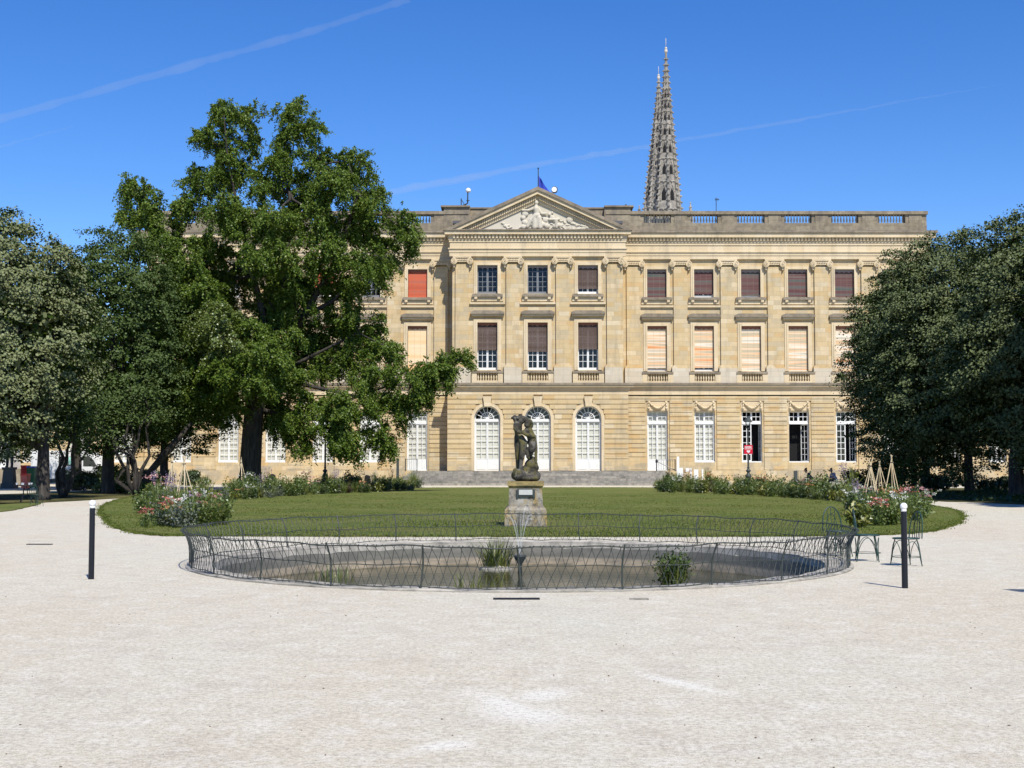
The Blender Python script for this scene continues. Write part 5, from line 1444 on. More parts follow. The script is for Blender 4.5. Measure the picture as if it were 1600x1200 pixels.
def plant(name, label, cat, h, w, leafm, nleaf, lsize, flower=None, nfl=0, fsize=.05, strapn=0, spikes=0, seed=0, group=None, ftop=True):
    r = np.random.default_rng(seed); t = thing(name, label, cat, (0, 0, 0), 0, group)
    if nleaf:
        ns = max(5, int(w*22)); st = np.stack([r.normal(size=ns)*w*.26, r.normal(size=ns)*w*.26, h*r.uniform(.35, 1.0, ns)], 1)
        ci = r.integers(0, ns, nleaf); tt = r.uniform(.12, 1, nleaf)[:, None]
        P = st[ci]*np.concatenate([tt*.5+.5, tt*.5+.5, tt], 1) + r.normal(size=(nleaf, 3))*np.array([w*.11, w*.11, h*.05]); P[:, 2] = np.maximum(P[:, 2], .03)
        leaf_object('foliage', P, r.normal(size=(nleaf, 3))*.7+[0, -.1, .8], r.uniform(.6, 1.3, nleaf)*lsize, M[leafm], t, aspect=.55)
    if strapn:
        k = MB()
        for i in range(strapn):
            a = r.uniform(0, 2*PI); strap(k, (r.normal()*w*.15, r.normal()*w*.15, 0), a, h*r.uniform(.7, 1.15), .035*r.uniform(.6, 1.3), r.uniform(.3, 1.9), 1.5-r.uniform(0, .4))
        k.build('foliage', M[leafm], t)
    k = MB()
    for i in range(7): k.tube([(0, 0, 0), (r.normal()*w*.2, r.normal()*w*.2, h*.85)], [.010,.006], 4)
    k.build('stem', M['leaf_mid'], t)
    if flower:
        P = []; 
        for i in range(nfl):
            c = np.array([r.normal()*w*.30, r.normal()*w*.30, h*r.uniform(.82, 1.12)])
            if spikes: q = c + np.stack([r.normal(size=26)*.02, r.normal(size=26)*.02, r.uniform(-.05, .32, 26)*h], 1)
            else: q = c + r.normal(size=(16, 3))*np.array([fsize, fsize, fsize*.4])
            P.append(q)
        P = np.concatenate(P); leaf_object('blossoms', P, r.normal(size=(len(P), 3))*.6+[0, -.35, .6], r.uniform(.7, 1.3, len(P))*fsize*(.9 if not spikes else .8), M[flower], t, aspect=.8, fold=.05)
    return t
SIDE = {-1: 'left-hand', 1: 'right-hand'}
kinds = [  # key, text, category, args
 ('green', 'leafy green herb clump', 'plant', dict(h=.75, w=.7, leafm='leaf_mid', nleaf=420, lsize=.10)),
 ('dark', 'dark green bushy plant', 'plant', dict(h=.85, w=.75, leafm='leaf_dark', nleaf=420, lsize=.11)),
 ('red', 'green plant topped with coral red flower heads', 'flowers', dict(h=.65, w=.6, leafm='leaf_mid', nleaf=260, lsize=.10, flower='petal_red', nfl=9, fsize=.06)),
 ('white', 'green plant with loose white flowers', 'flowers', dict(h=.70, w=.6, leafm='leaf_mid', nleaf=260, lsize=.09, flower='petal_white', nfl=8, fsize=.045)),
 ('lime', 'yellow green large leaved clump', 'plant', dict(h=.65, w=.75, leafm='leaf_lime', nleaf=230, lsize=.16)),
 ('strap', 'clump of arching strap leaves', 'plant', dict(h=.85, w=.5, leafm='reed', nleaf=0, lsize=.1, strapn=80)),
 ('grey', 'silvery grey fine leaved plant', 'plant', dict(h=.55, w=.7, leafm='leaf_grey', nleaf=520, lsize=.06, flower='petal_mauve', nfl=3, fsize=.025)),
 ('pink', 'bushy plant dotted with dusty pink flowers', 'flowers', dict(h=.8, w=.7, leafm='leaf_mid', nleaf=300, lsize=.09, flower='petal_pink', nfl=9, fsize=.045)),
 ('spike', 'tall plant with pale mauve flower spikes', 'flowers', dict(h=1.05, w=.5, leafm='leaf_grey', nleaf=260, lsize=.08, flower='petal_mauve', nfl=9, fsize=.05, spikes=1)),
 ('orange', 'plant with small orange flowers', 'flowers', dict(h=.65, w=.6, leafm='leaf_lime', nleaf=240, lsize=.08, flower='petal_orange', nfl=7, fsize=.045)),
 ('stalk', 'tall upright stalks with narrow yellow green leaves', 'plant', dict(h=1.25, w=.45, leafm='reed_lime', nleaf=160, lsize=.12, strapn=24)),
 ('purple', 'dark purple leaved plant', 'plant', dict(h=.75, w=.55, leafm='leaf_purple', nleaf=300, lsize=.10))]
protos = {}
def put(key, x, y, side, sc_=1.0, label=None):
    kk = next(q for q in kinds if q[0] == key)
    lab = label or f'{kk[1]} in the {SIDE[side]} flower bed'
    grp = None if label else f'{kk[1]}s of the {SIDE[side]} bed'
    if key not in protos:
        t = plant('flowering_plant' if kk[2] == 'flowers' else 'bedding_plant', lab, kk[2], seed=len(protos)+40, **kk[3]); protos[key] = t
    else: t = copy_tree(protos[key])
    t['label'] = lab
    if grp: t['group'] = grp
    elif 'group' in t: del t['group']
    t.location = (x, y, .02); t.rotation_euler = (0, 0, rnd.uniform(0, 6.28)); s = sc_*rnd.uniform(.85, 1.25); t.scale = (s, s, s*rnd.uniform(.85, 1.15))
    return t
def along(pts, n, j):
    out = []; m = len(pts)-1
    for i in range(n):
        t = (i+rnd.random())/n*m; q = min(int(t), m-1); f = t-q
        out.append((pts[q][0]*(1-f)+pts[q+1][0]*f+rnd.uniform(-j, j), pts[q][1]*(1-f)+pts[q+1][1]*f))
    return out
wts = dict(green=11, dark=5, red=.0, white=1, lime=5, strap=7, grey=4, pink=1, spike=1, orange=1, stalk=1, purple=1)
pool = [k_ for k_, v in wts.items() for _ in range(int(v))]
# left band, far; right band, far  (pixel of the plant's foot)
for side, front, cols in ((-1, [(352,783),(420,778),(500,773),(570,770),(650,766)], 46), (1, [(1030,769),(1100,771),(1180,775),(1250,779),(1330,786)], 46)):
    for row, dpx, s in ((0, 0, .8), (1, -2.5, .95), (2, -5.0, 1.1)):
        for px, py in along(front, cols - row*8, 8):
            x, y = gnd(px, py+dpx+rnd.uniform(-.8, .8)); put(rnd.choice(pool), x, y, side, s*(1+.25*(rnd.random() < .15)))
# near round ends of the beds
def fill(poly, n, side, sc_):
    c = 0
    while c < n:
        px = rnd.uniform(min(p[0] for p in poly), max(p[0] for p in poly)); py = rnd.uniform(min(p[1] for p in poly), max(p[1] for p in poly))
        if inside(poly, np.array([px]), np.array([py]))[0]:
            x, y = gnd(px, py); put(rnd.choice(pool), x, y, side, sc_); c += 1
fill([(222,790),(270,776),(350,783),(352,800),(345,822),(300,828),(250,824),(222,808)], 62, -1, .85)
fill([(1330,787),(1400,780),(1440,790),(1445,806),(1420,822),(1350,826),(1322,818)], 46, 1, .85)
for key, px, py, side, s, lab in (('red',265,822,-1,1.0,'broad coral red flower clump at the front of the left-hand bed'), ('red',228,826,-1,.7,'small coral red flower clump at the far left end of the left-hand bed'), ('red',262,797,-1,1.0,'coral red flowers below the left bamboo wigwams'),
        ('pink',240,795,-1,1.1,'dusty pink flower bush at the left end of the left-hand bed'), ('lime',236,784,-1,1.25,'big yellow green leaved clump at the back left of the left-hand bed'), ('lime',250,781,-1,1.2,'yellow green leaved clump in front of the first left wigwam'),
        ('grey',290,826,-1,1.2,'wide silver grey clump at the very front of the left-hand bed'), ('orange',340,822,-1,.9,'orange flowers beside the left corner of the pond fence'), ('white',316,806,-1,.9,'white flowered plant in the middle of the near left-hand bed'),
        ('stalk',312,800,-1,1.1,'upright pale stalks right of the left wigwams'), ('stalk',322,790,-1,1.1,'tall upright stalks behind the near left-hand bed'), ('strap',285,805,-1,1.0,'arching strap leaved clump below the two left wigwams'),
        ('red',1372,823,1,.95,'crimson pink flower clump at the front of the right-hand bed'), ('white',1395,822,1,1.0,'white daisies just left of the right bollard'), ('white',1338,803,1,1.1,'cluster of white flowers at the left of the near right-hand bed'), ('lime',1340,826,1,1.1,'yellow green leafy clump behind the pond fence on the right'),
        ('red',1420,800,1,1.1,'coral red flowers behind the right bollard'), ('pink',1432,812,1,.9,'pink flowered plant at the right tip of the right-hand bed'), ('white',1448,804,1,.9,'pale flowered plant at the far right tip of the bed'), ('white',1052,771,1,1.1,'white flowering clump beside the right end of the steps')):
    x, y = gnd(px, py); put(key, x, y, side, s, lab)

# bamboo wigwams
def wigwam(px, pyb, pyt, label, n=5):
    x, y = gnd(px, pyb); h = (pyb-pyt)*y/F
    t = thing('bamboo_wigwam', label, 'plant support', (x, y, 0), group='bamboo cane wigwams in the flower beds')
    for i in range(n):
        a = 2*PI*i/n+rnd.uniform(-.2, .2); k = MB(); r0 = .42*rnd.uniform(.8, 1.15); ov = rnd.uniform(.05, .16)
        b = Vector((x+r0*math.cos(a), y+r0*math.sin(a), 0)); tp = Vector((x+rnd.uniform(-.03,.03), y, h*.93))
        k.tube([b, tp, tp+(tp-b).normalized()*(h*ov)], .018, 6); k.build('cane', M['cane'], t)
    k = MB(); k.tube([(x+.05*math.cos(i*PI/4), y+.05*math.sin(i*PI/4), h*.91) for i in range(8)], .015, 5, closed=True); k.build('tie', M['bark'], t)
wigwam(268, 786, 716, 'bamboo cane wigwam furthest left, before the leaning trunk'); wigwam(287, 796, 718, 'bamboo cane wigwam second from the left, largest and nearest')
wigwam(376, 775, 718, 'bamboo cane wigwam at the foot of the ginkgo trunk')
wigwam(1361, 790, 722, 'bamboo cane wigwam first from the left in the right-hand bed'); wigwam(1375, 782, 724, 'middle bamboo cane wigwam of the right-hand bed, furthest back'); wigwam(1394, 786, 716, 'rightmost bamboo cane wigwam, before the dark tree trunks')

# ================================================================== SHRUBS AND HEDGES
def shrub(px, py, wpx, hpx, label, mat='hedge', dens=1.0, seed=0, leaf=.13):
    x, y = gnd(px, py); r = np.random.default_rng(seed+500); s = y/F; t = thing('shrub', label, 'shrub', (x, y, 0))
    W_, H_ = wpx*s/2, hpx*s; k = MB()
    for i in range(7): limbs(k, (x+rnd.uniform(-.3,.3)*W_, y, 0), (x+rnd.uniform(-.8,.8)*W_, y+rnd.uniform(-.3,.3), H_*rnd.uniform(.6,.95)), .03, .01, 4, .5, 5)
    k.build('stem', M['bark'], t)
    n = int(2600*dens*max(1, W_*H_*.6)); nb = max(8, int(W_*9))
    cx = np.stack([r.uniform(-.85, .85, nb)*W_, r.normal(size=nb)*.35, r.uniform(.25, .75, nb)*H_], 1)
    ci = r.integers(0, nb, n); u = r.normal(size=(n, 3)); u /= np.linalg.norm(u, axis=1, keepdims=True)
    rr = np.minimum(np.array([min(W_, .6), .5, H_*.32]), .75)
    P = np.array([x, y, 0]) + cx[ci] + u*rr*(r.uniform(.3, 1, (n, 1))**.5); P[:, 2] = np.clip(P[:, 2], .04, H_*1.08)
    leaf_object('foliage', P, u+[0, 0, .5]+r.normal(size=(n, 3))*.5, r.uniform(.7, 1.3, n)*leaf, M[mat], t, aspect=.7)
shrub(192, 771, 86, 19, 'long low clipped hedge at the edge of the left lawn', 'leaf_mid', 2.6, 1, .10)
shrub(165, 765, 66, 40, 'rounded green shrub in front of the white van', 'linden_green', 1.2, 2)
shrub(125, 767, 50, 36, 'dark shrub left of the rounded shrub by the van', 'leaf_dark', 1.2, 3)
shrub(213, 762, 44, 30, 'dark shrub under the crooked young tree', 'leaf_dark', 1.2, 4)
shrub(245, 760, 50, 26, 'dark low shrub beneath the leaning trunk', 'leaf_dark', 1.2, 5)
shrub(300, 759, 46, 24, 'dark shaded shrub behind the left wigwams', 'leaf_dark', 1.0, 6)
shrub(1345, 766, 40, 32, 'dark shrub beside the person behind the right bed', 'leaf_dark', 1.2, 7)
shrub(1385, 766, 50, 44, 'dark rounded shrub behind the right wigwams', 'leaf_dark', 1.2, 8)
shrub(1415, 770, 44, 55, 'loose shrub with pale leaves under the far right lindens', 'linden_green', .7, 9)
shrub(1470, 768, 60, 30, 'dark low shrub between the thin right trunks', 'leaf_dark', 1.3, 10)
shrub(1545, 768, 80, 26, 'dark low shrub between the two thick right trunks', 'leaf_dark', 1.3, 11)
shrub(1625, 772, 80, 30, 'dark shrub at the right frame edge behind the last trunk', 'leaf_dark', 1.0, 12)
tag(blades('groundcover', smooth_poly([gnd(*p) for p in [(1442,774),(1520,770),(1700,768),(1700,789),(1600,787),(1520,784),(1452,780)]], 6), 9000, .08, .25, M['leaf_dark'], ymax=90), 'dark shaded ground cover under the right-hand lindens', 'ground cover')

# ================================================================== LAMP POSTS AND SIGN
LY = 88.0
def lamp_z(py): return at(1168, py, LY).z
lx = xat(1168, LY); s_ = LY/F
lp_ = thing('lamp_post', 'dark cast iron lamp post carrying the red sign', 'lamp post', (lx, LY, 0), group='cast iron lamp posts')
k = MB(); k.lathe([(.22,-.05),(.22,.10),(.17,.16),(.155,.75),(.20,.80),(.20,.86),(.11,1.0),(.075,1.06),(.14,1.14),(.16,1.20),(.08,1.26),(.06,1.34),(.085,1.38),(.06,1.44),(.055,2.2),(.042,lamp_z(671)),(.08,lamp_z(670)),(.09,lamp_z(669))], lx, LY, 14); k.build('post', M['lead'], lp_, smooth=True)
k = MB()
for i in range(4):
    a = PI/4+i*PI/2; k.tube([(lx+.10*math.cos(a), LY+.10*math.sin(a), lamp_z(669)), (lx+.19*math.cos(a), LY+.19*math.sin(a), lamp_z(659.5))], .016, 5)
k.lathe([(.02, lamp_z(659.5)), (.27, lamp_z(659.3)), (.27, lamp_z(658)), (.20, lamp_z(656)), (.14, lamp_z(653)), (.04, lamp_z(652)), (.03, lamp_z(650))], lx, LY, 12); k.build('lantern', M['lead'], lp_)
k = MB(); k.lathe([(.085, lamp_z(668.8)), (.165, lamp_z(659.8))], lx, LY, 4); k.build('lantern_glass', M['glass'], lp_)
l2 = copy_tree(lp_); l2.location = (xat(509, LY), LY, 0); l2['label'] = 'dark cast iron lamp post half hidden under the right branches of the ginkgo'
sg = thing('sign', 'small square red sign with white lettering and emblem on the lamp post', 'sign', (lx, LY-.1, lamp_z(702)))
t = NT('red_sign_paint'); M['red'] = t.pbr((.62,.012,.045), .4)
def sgx(px): return xat(px, LY-.1)
k = MB(); k.box(sgx(1161.8), sgx(1174.8), LY-.12, LY-.07, lamp_z(709.2), lamp_z(695.5)); k.build('panel', M['red'], sg)
k = MB()
for j, (y0, y1) in enumerate(((697.2, 699.6), (700.4, 702.0))):
    xx = 1162.8
    while xx < 1173.4:
        ww = rnd.uniform(.7, 1.5); hh = rnd.uniform(0, .6); k.box(sgx(xx), sgx(min(xx+ww, 1174)), LY-.127, LY-.12, lamp_z(y1), lamp_z(y0+hh)); xx += ww+.25
k.build('lettering', M['white'], sg)
k = MB(); cx, cz = sgx(1168.3), lamp_z(705.5); hs = .12
pts = [(hs*16/17*math.sin(a)**3, hs/17*(13*math.cos(a)-5*math.cos(2*a)-2*math.cos(3*a)-math.cos(4*a))) for a in [2*PI*i/24 for i in range(24)]]
k.prism([(cx+p, cz+q) for p, q in pts][::-1], LY-.127, LY-.12); k.build('emblem', M['white'], sg)

# ================================================================== RAILINGS, RAMP, VENTS
def railing(name, label, p0, p1, zb0, zt0, nb, mat, y, post_w=.04, rail=.018, bar=.010):
    t = thing(name, label, 'railing', ((p0+p1)/2, y, 0)); k = MB()
    for z in (zt0, zb0+.08): k.tube([(p0, y, z), (p1, y, z)], rail, 6)
    k.build('rails', mat, t); k = MB()
    for i in range(1, nb): k.tube([(p0+(p1-p0)*i/nb, y, zb0+.08), (p0+(p1-p0)*i/nb, y, zt0)], bar, 5)
    k.build('bars', mat, t)
    for p in (p0, p1): k = MB(); k.box(p-post_w/2, p+post_w/2, y-post_w/2, y+post_w/2, zb0-.02, zt0+.05); k.build('post', mat, t)
    return t
ry_ = 107.9
r1 = railing('hand_railing', 'dark iron railing at the right end of the stone steps', xat(1025, ry_), xat(1054, ry_), ztop, at(800, 718.5, ry_).z, 8, M['black'], ry_, .07)
k = MB(); k.tube([at(1026, 721, ry_), at(1092, 752, ry_-.5)], .03, 6); k.build('sloping_rail', M['black'], r1)
k = MB(); q = at(1026, 721, ry_); k.box(q.x-.09, q.x+.09, q.y-.09, q.y+.09, q.z-.09, q.z+.09); k.build('post_block', M['black'], r1)
railing('hand_railing', 'dark iron railing at the left end of the stone steps', xat(634, ry_), xat(652, ry_), ztop, at(800, 717.5, ry_).z, 6, M['black'], ry_, .06)
gp = thing('gate_post', 'short dark post left of the steps by the left door', 'post', (xat(622, ry_), ry_, 0)); k = MB(); k.box(xat(620, ry_), xat(624, ry_), ry_-.1, ry_+.1, 0, at(800, 718, ry_).z); k.box(xat(619.4, ry_), xat(624.6, ry_), ry_-.13, ry_+.13, at(800, 718, ry_).z, at(800, 717, ry_).z); k.build('shaft', M['lead'], gp)
wf = thing('ramp_fence', 'white painted wooden ramp fence at the right end of the steps', 'fence', (xat(1075, 107), 107, 0)); yr = 107.0
for px, t_, w_ in ((1058.5,713.5,3.8), (1078.5,731.5,2.2), (1096.5,733,2.2)): k = MB(); k.box(xat(px-w_/2, yr), xat(px+w_/2, yr), yr-.06, yr+.06, 0, at(800, t_, yr).z); k.build('post', M['white'], wf)
k = MB()
for a, b, t_, u_ in ((1060.6,1066,731,746), (1083.5,1090,733.5,751), (1070.5,1076.4,731.5,737.5)): k.box(xat(a, yr), xat(b, yr), yr-.03, yr+.03, at(800, u_, yr).z, at(800, t_, yr).z)
k.build('boards', M['white'], wf)
M['pale_iron'] = plain('pale_rusty_iron', (.30,.25,.19), .6)
br = railing('low_railing', 'low pale barred railing against the palace wall behind the right bed', xat(1243, 107.6), xat(1335, 107.6), .35, at(800, 735.8, 107.6).z, 32, M['pale_iron'], 107.6, .09, .03, .022)
k = MB(); k.box(xat(1239, 107.6), xat(1244, 107.6), 107.45, 107.75, 0, at(800, 735.5, 107.6).z); k.build('end_post', M['lead'], br)
k = MB(); k.box(xat(1243, 107.6), xat(1336, 107.6), 107.45, 107.75, 0, .34); k.build('plinth', M['steps'], br)
for px, py, w_ in ((427,747,11), (263,742,14), (575,748,9), (1106,748,8)):
    k = MB(); n = 10; x0 = xat(px, YW); hw = w_/2*SW; zc = zw(py)
    k.prism([(x0-hw, max(.05, zc-.45)), (x0+hw, max(.05, zc-.45))]+[(x0+hw*math.cos(PI*i/n), zc+.1+hw*.8*math.sin(PI*i/n)) for i in range(n+1)], YW-.125, YW-.095); k.build('cellar_vent', M['interior'], pal)

# ================================================================== PEOPLE
M['skin'] = plain('skin', (.45,.25,.17), .5); M['hair'] = plain('dark_hair', (.018,.013,.011), .5); M['lilac'] = plain('grey_lilac_cloth', (.27,.25,.33), .8); M['plum'] = plain('dark_plum_cloth', (.07,.045,.10), .8); M['denim'] = plain('dark_denim', (.03,.035,.06), .8); M['pinkcloth'] = plain('pink_cloth', (.55,.22,.20), .8)
def person(px, Y, seat, rz, label, top, lean=0.0):
    x = xat(px, Y); t = thing('person', label, 'person', (x, Y, 0)); c, s = math.cos(rz), math.sin(rz)
    def q(a, b, z): b2 = b; return (x + a*c - b2*s, Y + a*s + b2*c, z)
    H = seat; b = MB(); f = -1      # figure faces -b
    hip, chest, neck = (0, 0, H+.10), (0, -.06-lean*.5, H+.45), (0, -.08-lean, H+.60)
    head = (0, -.10-lean*1.2, H+.74)
    def body(k, g, parts):
        if 'torso' in parts: k.caps(q(-.06, 0, H+.10), .13+g, q(-.06, chest[1], chest[2]-.1), .12+g); k.caps(q(.06, 0, H+.10), .13+g, q(.06, chest[1], chest[2]-.1), .12+g); k.caps(q(-.13, chest[1], H+.50), .07+g, q(.13, chest[1], H+.50), .07+g)
        for sg_ in (-1, 1):
            if 'torso' in parts: k.caps(q(.19*sg_, chest[1], H+.49), .055+g, q(.25*sg_, chest[1]-.05, H+.24), .045+g)
            if 'fore' in parts: k.caps(q(.25*sg_, chest[1]-.05, H+.24), .042, q(.14*sg_, chest[1]-.28, H+.20), .030); k.ball(q(.13*sg_, chest[1]-.33, H+.19), (.04,.045,.022)); [k.caps(q((.10+.02*i)*sg_, chest[1]-.35, H+.19), .010, q((.09+.022*i)*sg_, chest[1]-.41+.012*abs(i-1), H+.165), .008, 6) for i in range(4)]; k.caps(q(.165*sg_, chest[1]-.31, H+.19), .012, q(.18*sg_, chest[1]-.36, H+.18), .009, 6)
            if 'legs' in parts: k.caps(q(.09*sg_, 0, H+.06), .085+g, q(.11*sg_, -.42, H+.08), .065+g); k.caps(q(.11*sg_, -.42, H+.08), .06+g, q(.11*sg_, -.46, max(.08, H-.36)), .042+g)
            if 'feet' in parts: k.caps(q(.11*sg_, -.46, max(.05, H-.38)), .04, q(.11*sg_, -.60, max(.035, H-.40)), .035)
        if 'head' in parts: k.caps(q(0, neck[1], neck[2]-.05), .05, q(0, head[1]+.02, head[2]-.08), .048); k.ball(q(*head), (.075,.092,.112), 14, 10); k.ball(q(0, head[1]-.10, head[2]-.01), .017, 8, 6); [k.ball(q(.078*e, head[1]+.01, head[2]), (.014,.022,.032), 8, 6) for e in (-1, 1)]; k.ball(q(0, head[1]-.06, head[2]-.08), (.045,.04,.03), 8, 6)
    body(b, 0, ('torso', 'fore', 'legs', 'feet', 'head')); o = b.build('body', M['skin'], t); remeshed(o, .012, 1)
    b = MB(); body(b, .012, ('torso',)); o = b.build('top', M[top], t); remeshed(o, .016, 1)
    b = MB(); body(b, .012, ('legs',)); b.caps(q(-.06, 0, H+.08), .14, q(.06, 0, H+.08), .14); o = b.build('trousers', M['denim'], t); remeshed(o, .016, 1)
    b = MB(); b.ball(q(0, head[1]+.03, head[2]+.035), (.088,.098,.105), 14, 10); b.ball(q(0, head[1]+.07, head[2]-.04), (.08,.06,.12), 12, 8); b.ball(q(0, head[1]+.09, head[2]+.12), (.05,.05,.05)); o = b.build('hair', M['hair'], t); remeshed(o, .016, 1)
    b = MB()
    for e in (-1, 1): b.ball(q(.03*e, head[1]-.085, head[2]+.01), .010, 8, 6)
    b.build('eyes', M['black'], t)
pb = thing('bench', 'dark low bench mostly hidden behind the right flower bed', 'bench', (xat(1290, 96), 96, 0)); k = MB(); k.box(xat(1255, 96), xat(1325, 96), 95.8, 96.25, .40, .45); k.build('seat', M['lead'], pb)
for px in (1258, 1290, 1322):
    k = MB(); k.box(xat(px, 96)-.03, xat(px, 96)+.03, 95.82, 96.2, 0, .40); k.build('leg', M['lead'], pb)
person(1303, 96, .45, R(-65), 'dark haired person in a grey lilac top sitting behind the right-hand bed', 'lilac', .22)
person(1267, 96, .45, R(-115), 'person in dark plum clothing sitting behind the right-hand bed', 'plum', .30)

# ================================================================== LEFT BACKGROUND
VY = 98.0
vn = thing('van', 'white panel van with dark side windows parked behind the left trees', 'van', (xat(110, VY), VY, 0))
def vx(px): return xat(px, VY)
def vz(py): return at(110, py, VY).z
prof = [(58,756),(58,712),(60,706.5),(66,704.5),(140,704.5),(148,706.5),(156,712),(163,722),(172,730),(176,737),(177,748),(176,756)]
k = MB(); k.prism([(vx(a), vz(b)) for a, b in prof], VY-1.0, VY+1.0); o = k.build('body', M['white'], vn); fix_normals(o)
md = o.modifiers.new('b', 'BEVEL'); md.width = .06; md.segments = 2; md.limit_method = 'ANGLE'
M['carglass'] = plain('dark_car_glass', (.012,.014,.016), .08, spec=.6)
for nm, pl in (('side_window', [(101,727.5),(101,713.5),(136,713.5),(136,727.5)]), ('cab_window', [(139,728.5),(139,713.5),(148,713),(155,719),(160,728.5)])):
    k = MB(); k.prism([(vx(a), vz(b)) for a, b in pl][::-1] if False else [(vx(a), vz(b)) for a, b in pl], VY-1.015, VY-.99); o = k.build(nm, M['carglass'], vn); fix_normals(o)
t = NT('mint_sticker'); M['mint'] = t.pbr((.42,.75,.62), .4)
k = MB(); k.box(vx(116.5), vx(121), VY-1.03, VY-1.012, vz(726), vz(714)); k.build('window_panel', M['mint'], vn)
M['tyre'] = plain('tyre_rubber', (.02,.02,.02), .8)
for px in (78, 158):
    k = MB(); n = 20; cx, cz = vx(px), .34; k.prism([(cx+.34*math.cos(2*PI*i/n), cz+.34*math.sin(2*PI*i/n)) for i in range(n)], VY-1.03, VY-.8); o = k.build('wheel', M['tyre'], vn)
    k = MB(); k.prism([(cx+.2*math.cos(2*PI*i/n), cz+.2*math.sin(2*PI*i/n)) for i in range(n)], VY-1.045, VY-1.03); k.build('rim', M['greyframe'], o)
k = MB(); k.box(vx(171.5), vx(176), VY-.85, VY-.55, vz(738), vz(734)); k.build('headlight', M['globe'], vn)
k = MB(); k.box(vx(58.5), vx(177.5), VY-1.02, VY+1.02, vz(754), vz(748)); k.build('bumper_strip', M['lead'], vn)
cb = thing('site_cabin', 'plain white cabin above a stone wall at the far left edge', 'cabin', (xat(-60, 101), 101, 0)); cy = 101.0
k = MB(); k.box(xat(-170, cy), xat(11.5, cy), cy, cy+3, at(0, 732, cy).z, at(0, 694, cy).z); k.build('wall', M['white'], cb)
k = MB(); k.box(xat(-172, cy), xat(12.5, cy), cy-.15, cy+3.1, at(0, 694, cy).z, at(0, 691.5, cy).z); k.build('roof', M['zinc'], cb)
k = MB(); k.box(xat(-172, cy), xat(35, cy), cy-.1, cy+3, 0, at(0, 732.5, cy).z); k.build('base_wall', M['parapet'], cb)
def bin_(px0, px1, py, Y, label, bm_, lm_):
    x0, x1 = xat(px0, Y), xat(px1, Y); c = (x0+x1)/2; h = at(0, py, Y).z; t = thing('wheelie_bin', label, 'bin', (c, Y, 0)); w_ = (x1-x0)/2
    k = MB(); k.frust(c, Y, .08, h-.10, w_*.78, .26, w_*.95, .33); k.build('body', bm_, t)
    k = MB(); k.prism([(c-w_, h-.10), (c+w_, h-.10), (c+w_*.95, h), (c-w_*.95, h-.0)], Y-.37, Y+.36); k.build('lid', lm_, t)
    for s in (-1, 1):
        k = MB(); k.tube([(c+s*w_*.6-.03, Y+.28, .10), (c+s*w_*.6+.03, Y+.28, .10)], .10, 12); k.build('wheel', M['tyre'], t)
    k = MB(); k.tube([(c-w_*.7, Y+.40, h-.06), (c+w_*.7, Y+.40, h-.06)], .02, 6); k.build('handle', bm_, t)
M['binred'] = plain('red_plastic', (.55,.03,.025), .45); M['bingreen'] = plain('green_plastic', (.02,.13,.05), .45); M['binblue'] = plain('blue_plastic', (.03,.10,.50), .45); M['binpink'] = plain('sunlit_coral_plastic', (.62,.16,.13), .45)  # coral is the red plastic with sunlight put into the colour
bin_(46.5, 59, 728.5, 93, 'green wheelie bin with a blue lid behind the left trees', M['bingreen'], M['binblue'])
bin_(37.5, 47.5, 727, 94, 'tall red wheelie bin beside the green bin', M['binred'], M['binred'])
bin_(37.5, 48, 740, 88, 'short coral red bin in front of the tall red bin', M['binpink'], M['binred'])
# dark bronze statue under the left trees
BY = 92.0; bs = thing('bronze_statue', 'dark bronze standing figure on a pedestal under the left trees', 'statue', (xat(17.5, BY), BY, 0)); bx = xat(17.5, BY); sb = BY/F
def bz(py): return at(17, py, BY).z
k = MB(); k.frust(bx, BY, 0, bz(755), .46, .46, .42, .42); k.frust(bx, BY, bz(755), bz(734), .36, .36, .30, .30); k.frust(bx, BY, bz(734), bz(730), .36, .36, .38, .38); k.build('pedestal', M['lead'], bs)
k = MB()
for s in (-1, 1): k.caps((bx+s*.16, BY, bz(730)), .08, (bx+s*.15, BY, bz(718)), .11); k.caps((bx+s*.15, BY, bz(718)), .11, (bx+s*.11, BY, bz(706)), .15); k.caps((bx+s*.16, BY, bz(729)), .07, (bx+s*.17, BY-.2, bz(730)+.04), .06)
k.caps((bx, BY, bz(705)), .22, (bx, BY, bz(694)), .26); k.caps((bx-.2, BY, bz(692.5)), .12, (bx+.2, BY, bz(692.5)), .12); k.caps((bx, BY, bz(691)), .08, (bx, BY, bz(688)), .08); k.ball((bx, BY-.02, bz(684.5)), (.13,.16,.18))
k.caps((bx-.32, BY, bz(693)), .09, (bx-.40, BY-.05, bz(703)), .07); k.caps((bx-.40, BY-.05, bz(703)), .07, (bx-.25, BY-.2, bz(708)), .06); k.caps((bx+.32, BY, bz(693)), .09, (bx+.42, BY, bz(703)), .07); k.caps((bx+.42, BY, bz(703)), .07, (bx+.36, BY-.15, bz(711)), .06)
o = k.build('figure', M['lead'], bs); remeshed(o, .03, 1)
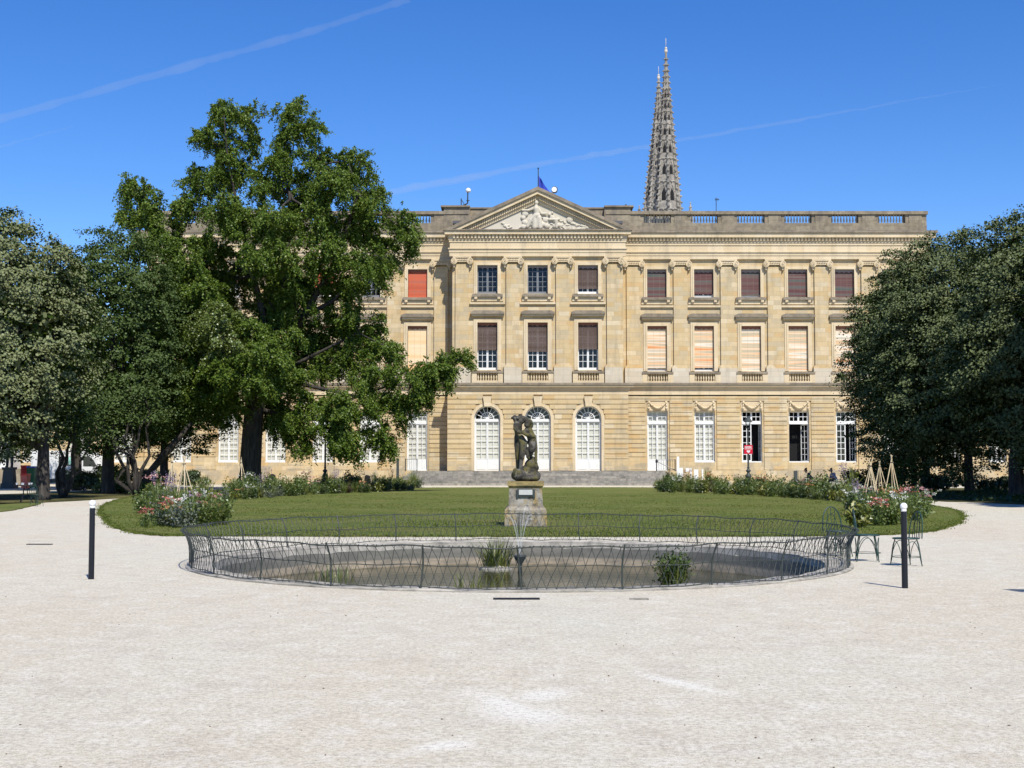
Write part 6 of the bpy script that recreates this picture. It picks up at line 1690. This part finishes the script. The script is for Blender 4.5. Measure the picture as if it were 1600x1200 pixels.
# dark table with white cups
TY = 58.0; tb = thing('garden_table', 'dark iron garden table in the shade of the left trees', 'table', (xat(42, TY), TY, 0)); tx_ = xat(42, TY)
k = MB(); k.lathe([(0,.715),(.42,.715),(.43,.73),(.42,.745),(0,.745)], tx_, TY, 24); k.build('tabletop', M['black'], tb)
for i in range(3):
    a = 2*PI*i/3+.4; k = MB(); k.tube([(tx_+.06*math.cos(a), TY+.06*math.sin(a), .71), (tx_+.12*math.cos(a), TY+.12*math.sin(a), .35), (tx_+.34*math.cos(a), TY+.34*math.sin(a), 0)], .018, 6); k.build('leg', M['black'], tb)
for dx, dy in ((-.30,-.1),(-.16,.12),(-.02,-.16),(.16,.05),(.30,-.08)):
    k = MB(); k.lathe([(.03,.746),(.045,.80),(.06,.83),(.05,.825)], tx_+dx, TY+dy, 12); o = k.build('cup', M['globe'], loc=(tx_+dx, TY+dy, .746)); tag(o, 'small white cup on the dark table under the left trees', 'cup', 'white cups on the dark table')
# drain grate, and dark and pale slotted strips in the gravel
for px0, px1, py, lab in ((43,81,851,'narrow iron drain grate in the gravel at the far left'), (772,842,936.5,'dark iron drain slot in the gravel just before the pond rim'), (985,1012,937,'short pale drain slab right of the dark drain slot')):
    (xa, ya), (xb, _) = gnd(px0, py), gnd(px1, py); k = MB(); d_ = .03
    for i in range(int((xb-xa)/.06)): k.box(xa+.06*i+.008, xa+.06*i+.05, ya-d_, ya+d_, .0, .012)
    k.box(xa-.01, xb+.01, ya-d_-.02, ya-d_, 0, .016); k.box(xa-.01, xb+.01, ya+d_, ya+d_+.02, 0, .016); o = k.build('slotted_strip', M['black'] if 'pale' not in lab else M['kerbstone'], loc=(xa, ya, 0)); tag(o, lab, 'drain')
# park bench just beyond the right edge of the frame: its slatted shadow reaches into view
M['wood'] = plain('weathered_wood', (.16,.12,.08), .8)
bn = thing('park_bench', 'slatted wooden park bench beyond the right edge, casting its slatted shadow on the gravel', 'bench', (7.3, 17.1, 0)); bx0, bx1, by = 6.5, 8.2, 17.1
k = MB()
for i in range(4): k.box(bx0, bx1, by-.22+.12*i, by-.13+.12*i, .42, .45)
k.build('seat', M['wood'], bn); k = MB()
for i in range(4): k.box(bx0, bx1, by+.24+.03*i, by+.27+.03*i, .50+.10*i, .58+.10*i)
k.build('backrest', M['wood'], bn)
for xx in (bx0+.15, bx1-.15):
    k = MB(); k.tube([(xx, by-.22, 0), (xx, by-.2, .42), (xx, by+.2, .42)], .025, 6); k.tube([(xx, by+.25, 0), (xx, by+.24, .45), (xx, by+.36, .90)], .025, 6); k.build('leg', M['iron'], bn)
# loose pebbles and dry leaves on the gravel
k = MB()
for i in range(90):
    px, py = rnd.uniform(-40, 1640), 930 + 290*rnd.random()**1.3
    x, y = gnd(px, py); s = rnd.uniform(.003, .008)
    k.ball((x, y, s*.4), (s*rnd.uniform(.8, 1.6), s, s*.6), 5, 4)
tag(k.build('pebbles', plain('dark_pebbles', (.16,.12,.09), .9)), 'tiny dark pebbles and leaf scraps strewn over the gravel', 'pebbles', kind='stuff')
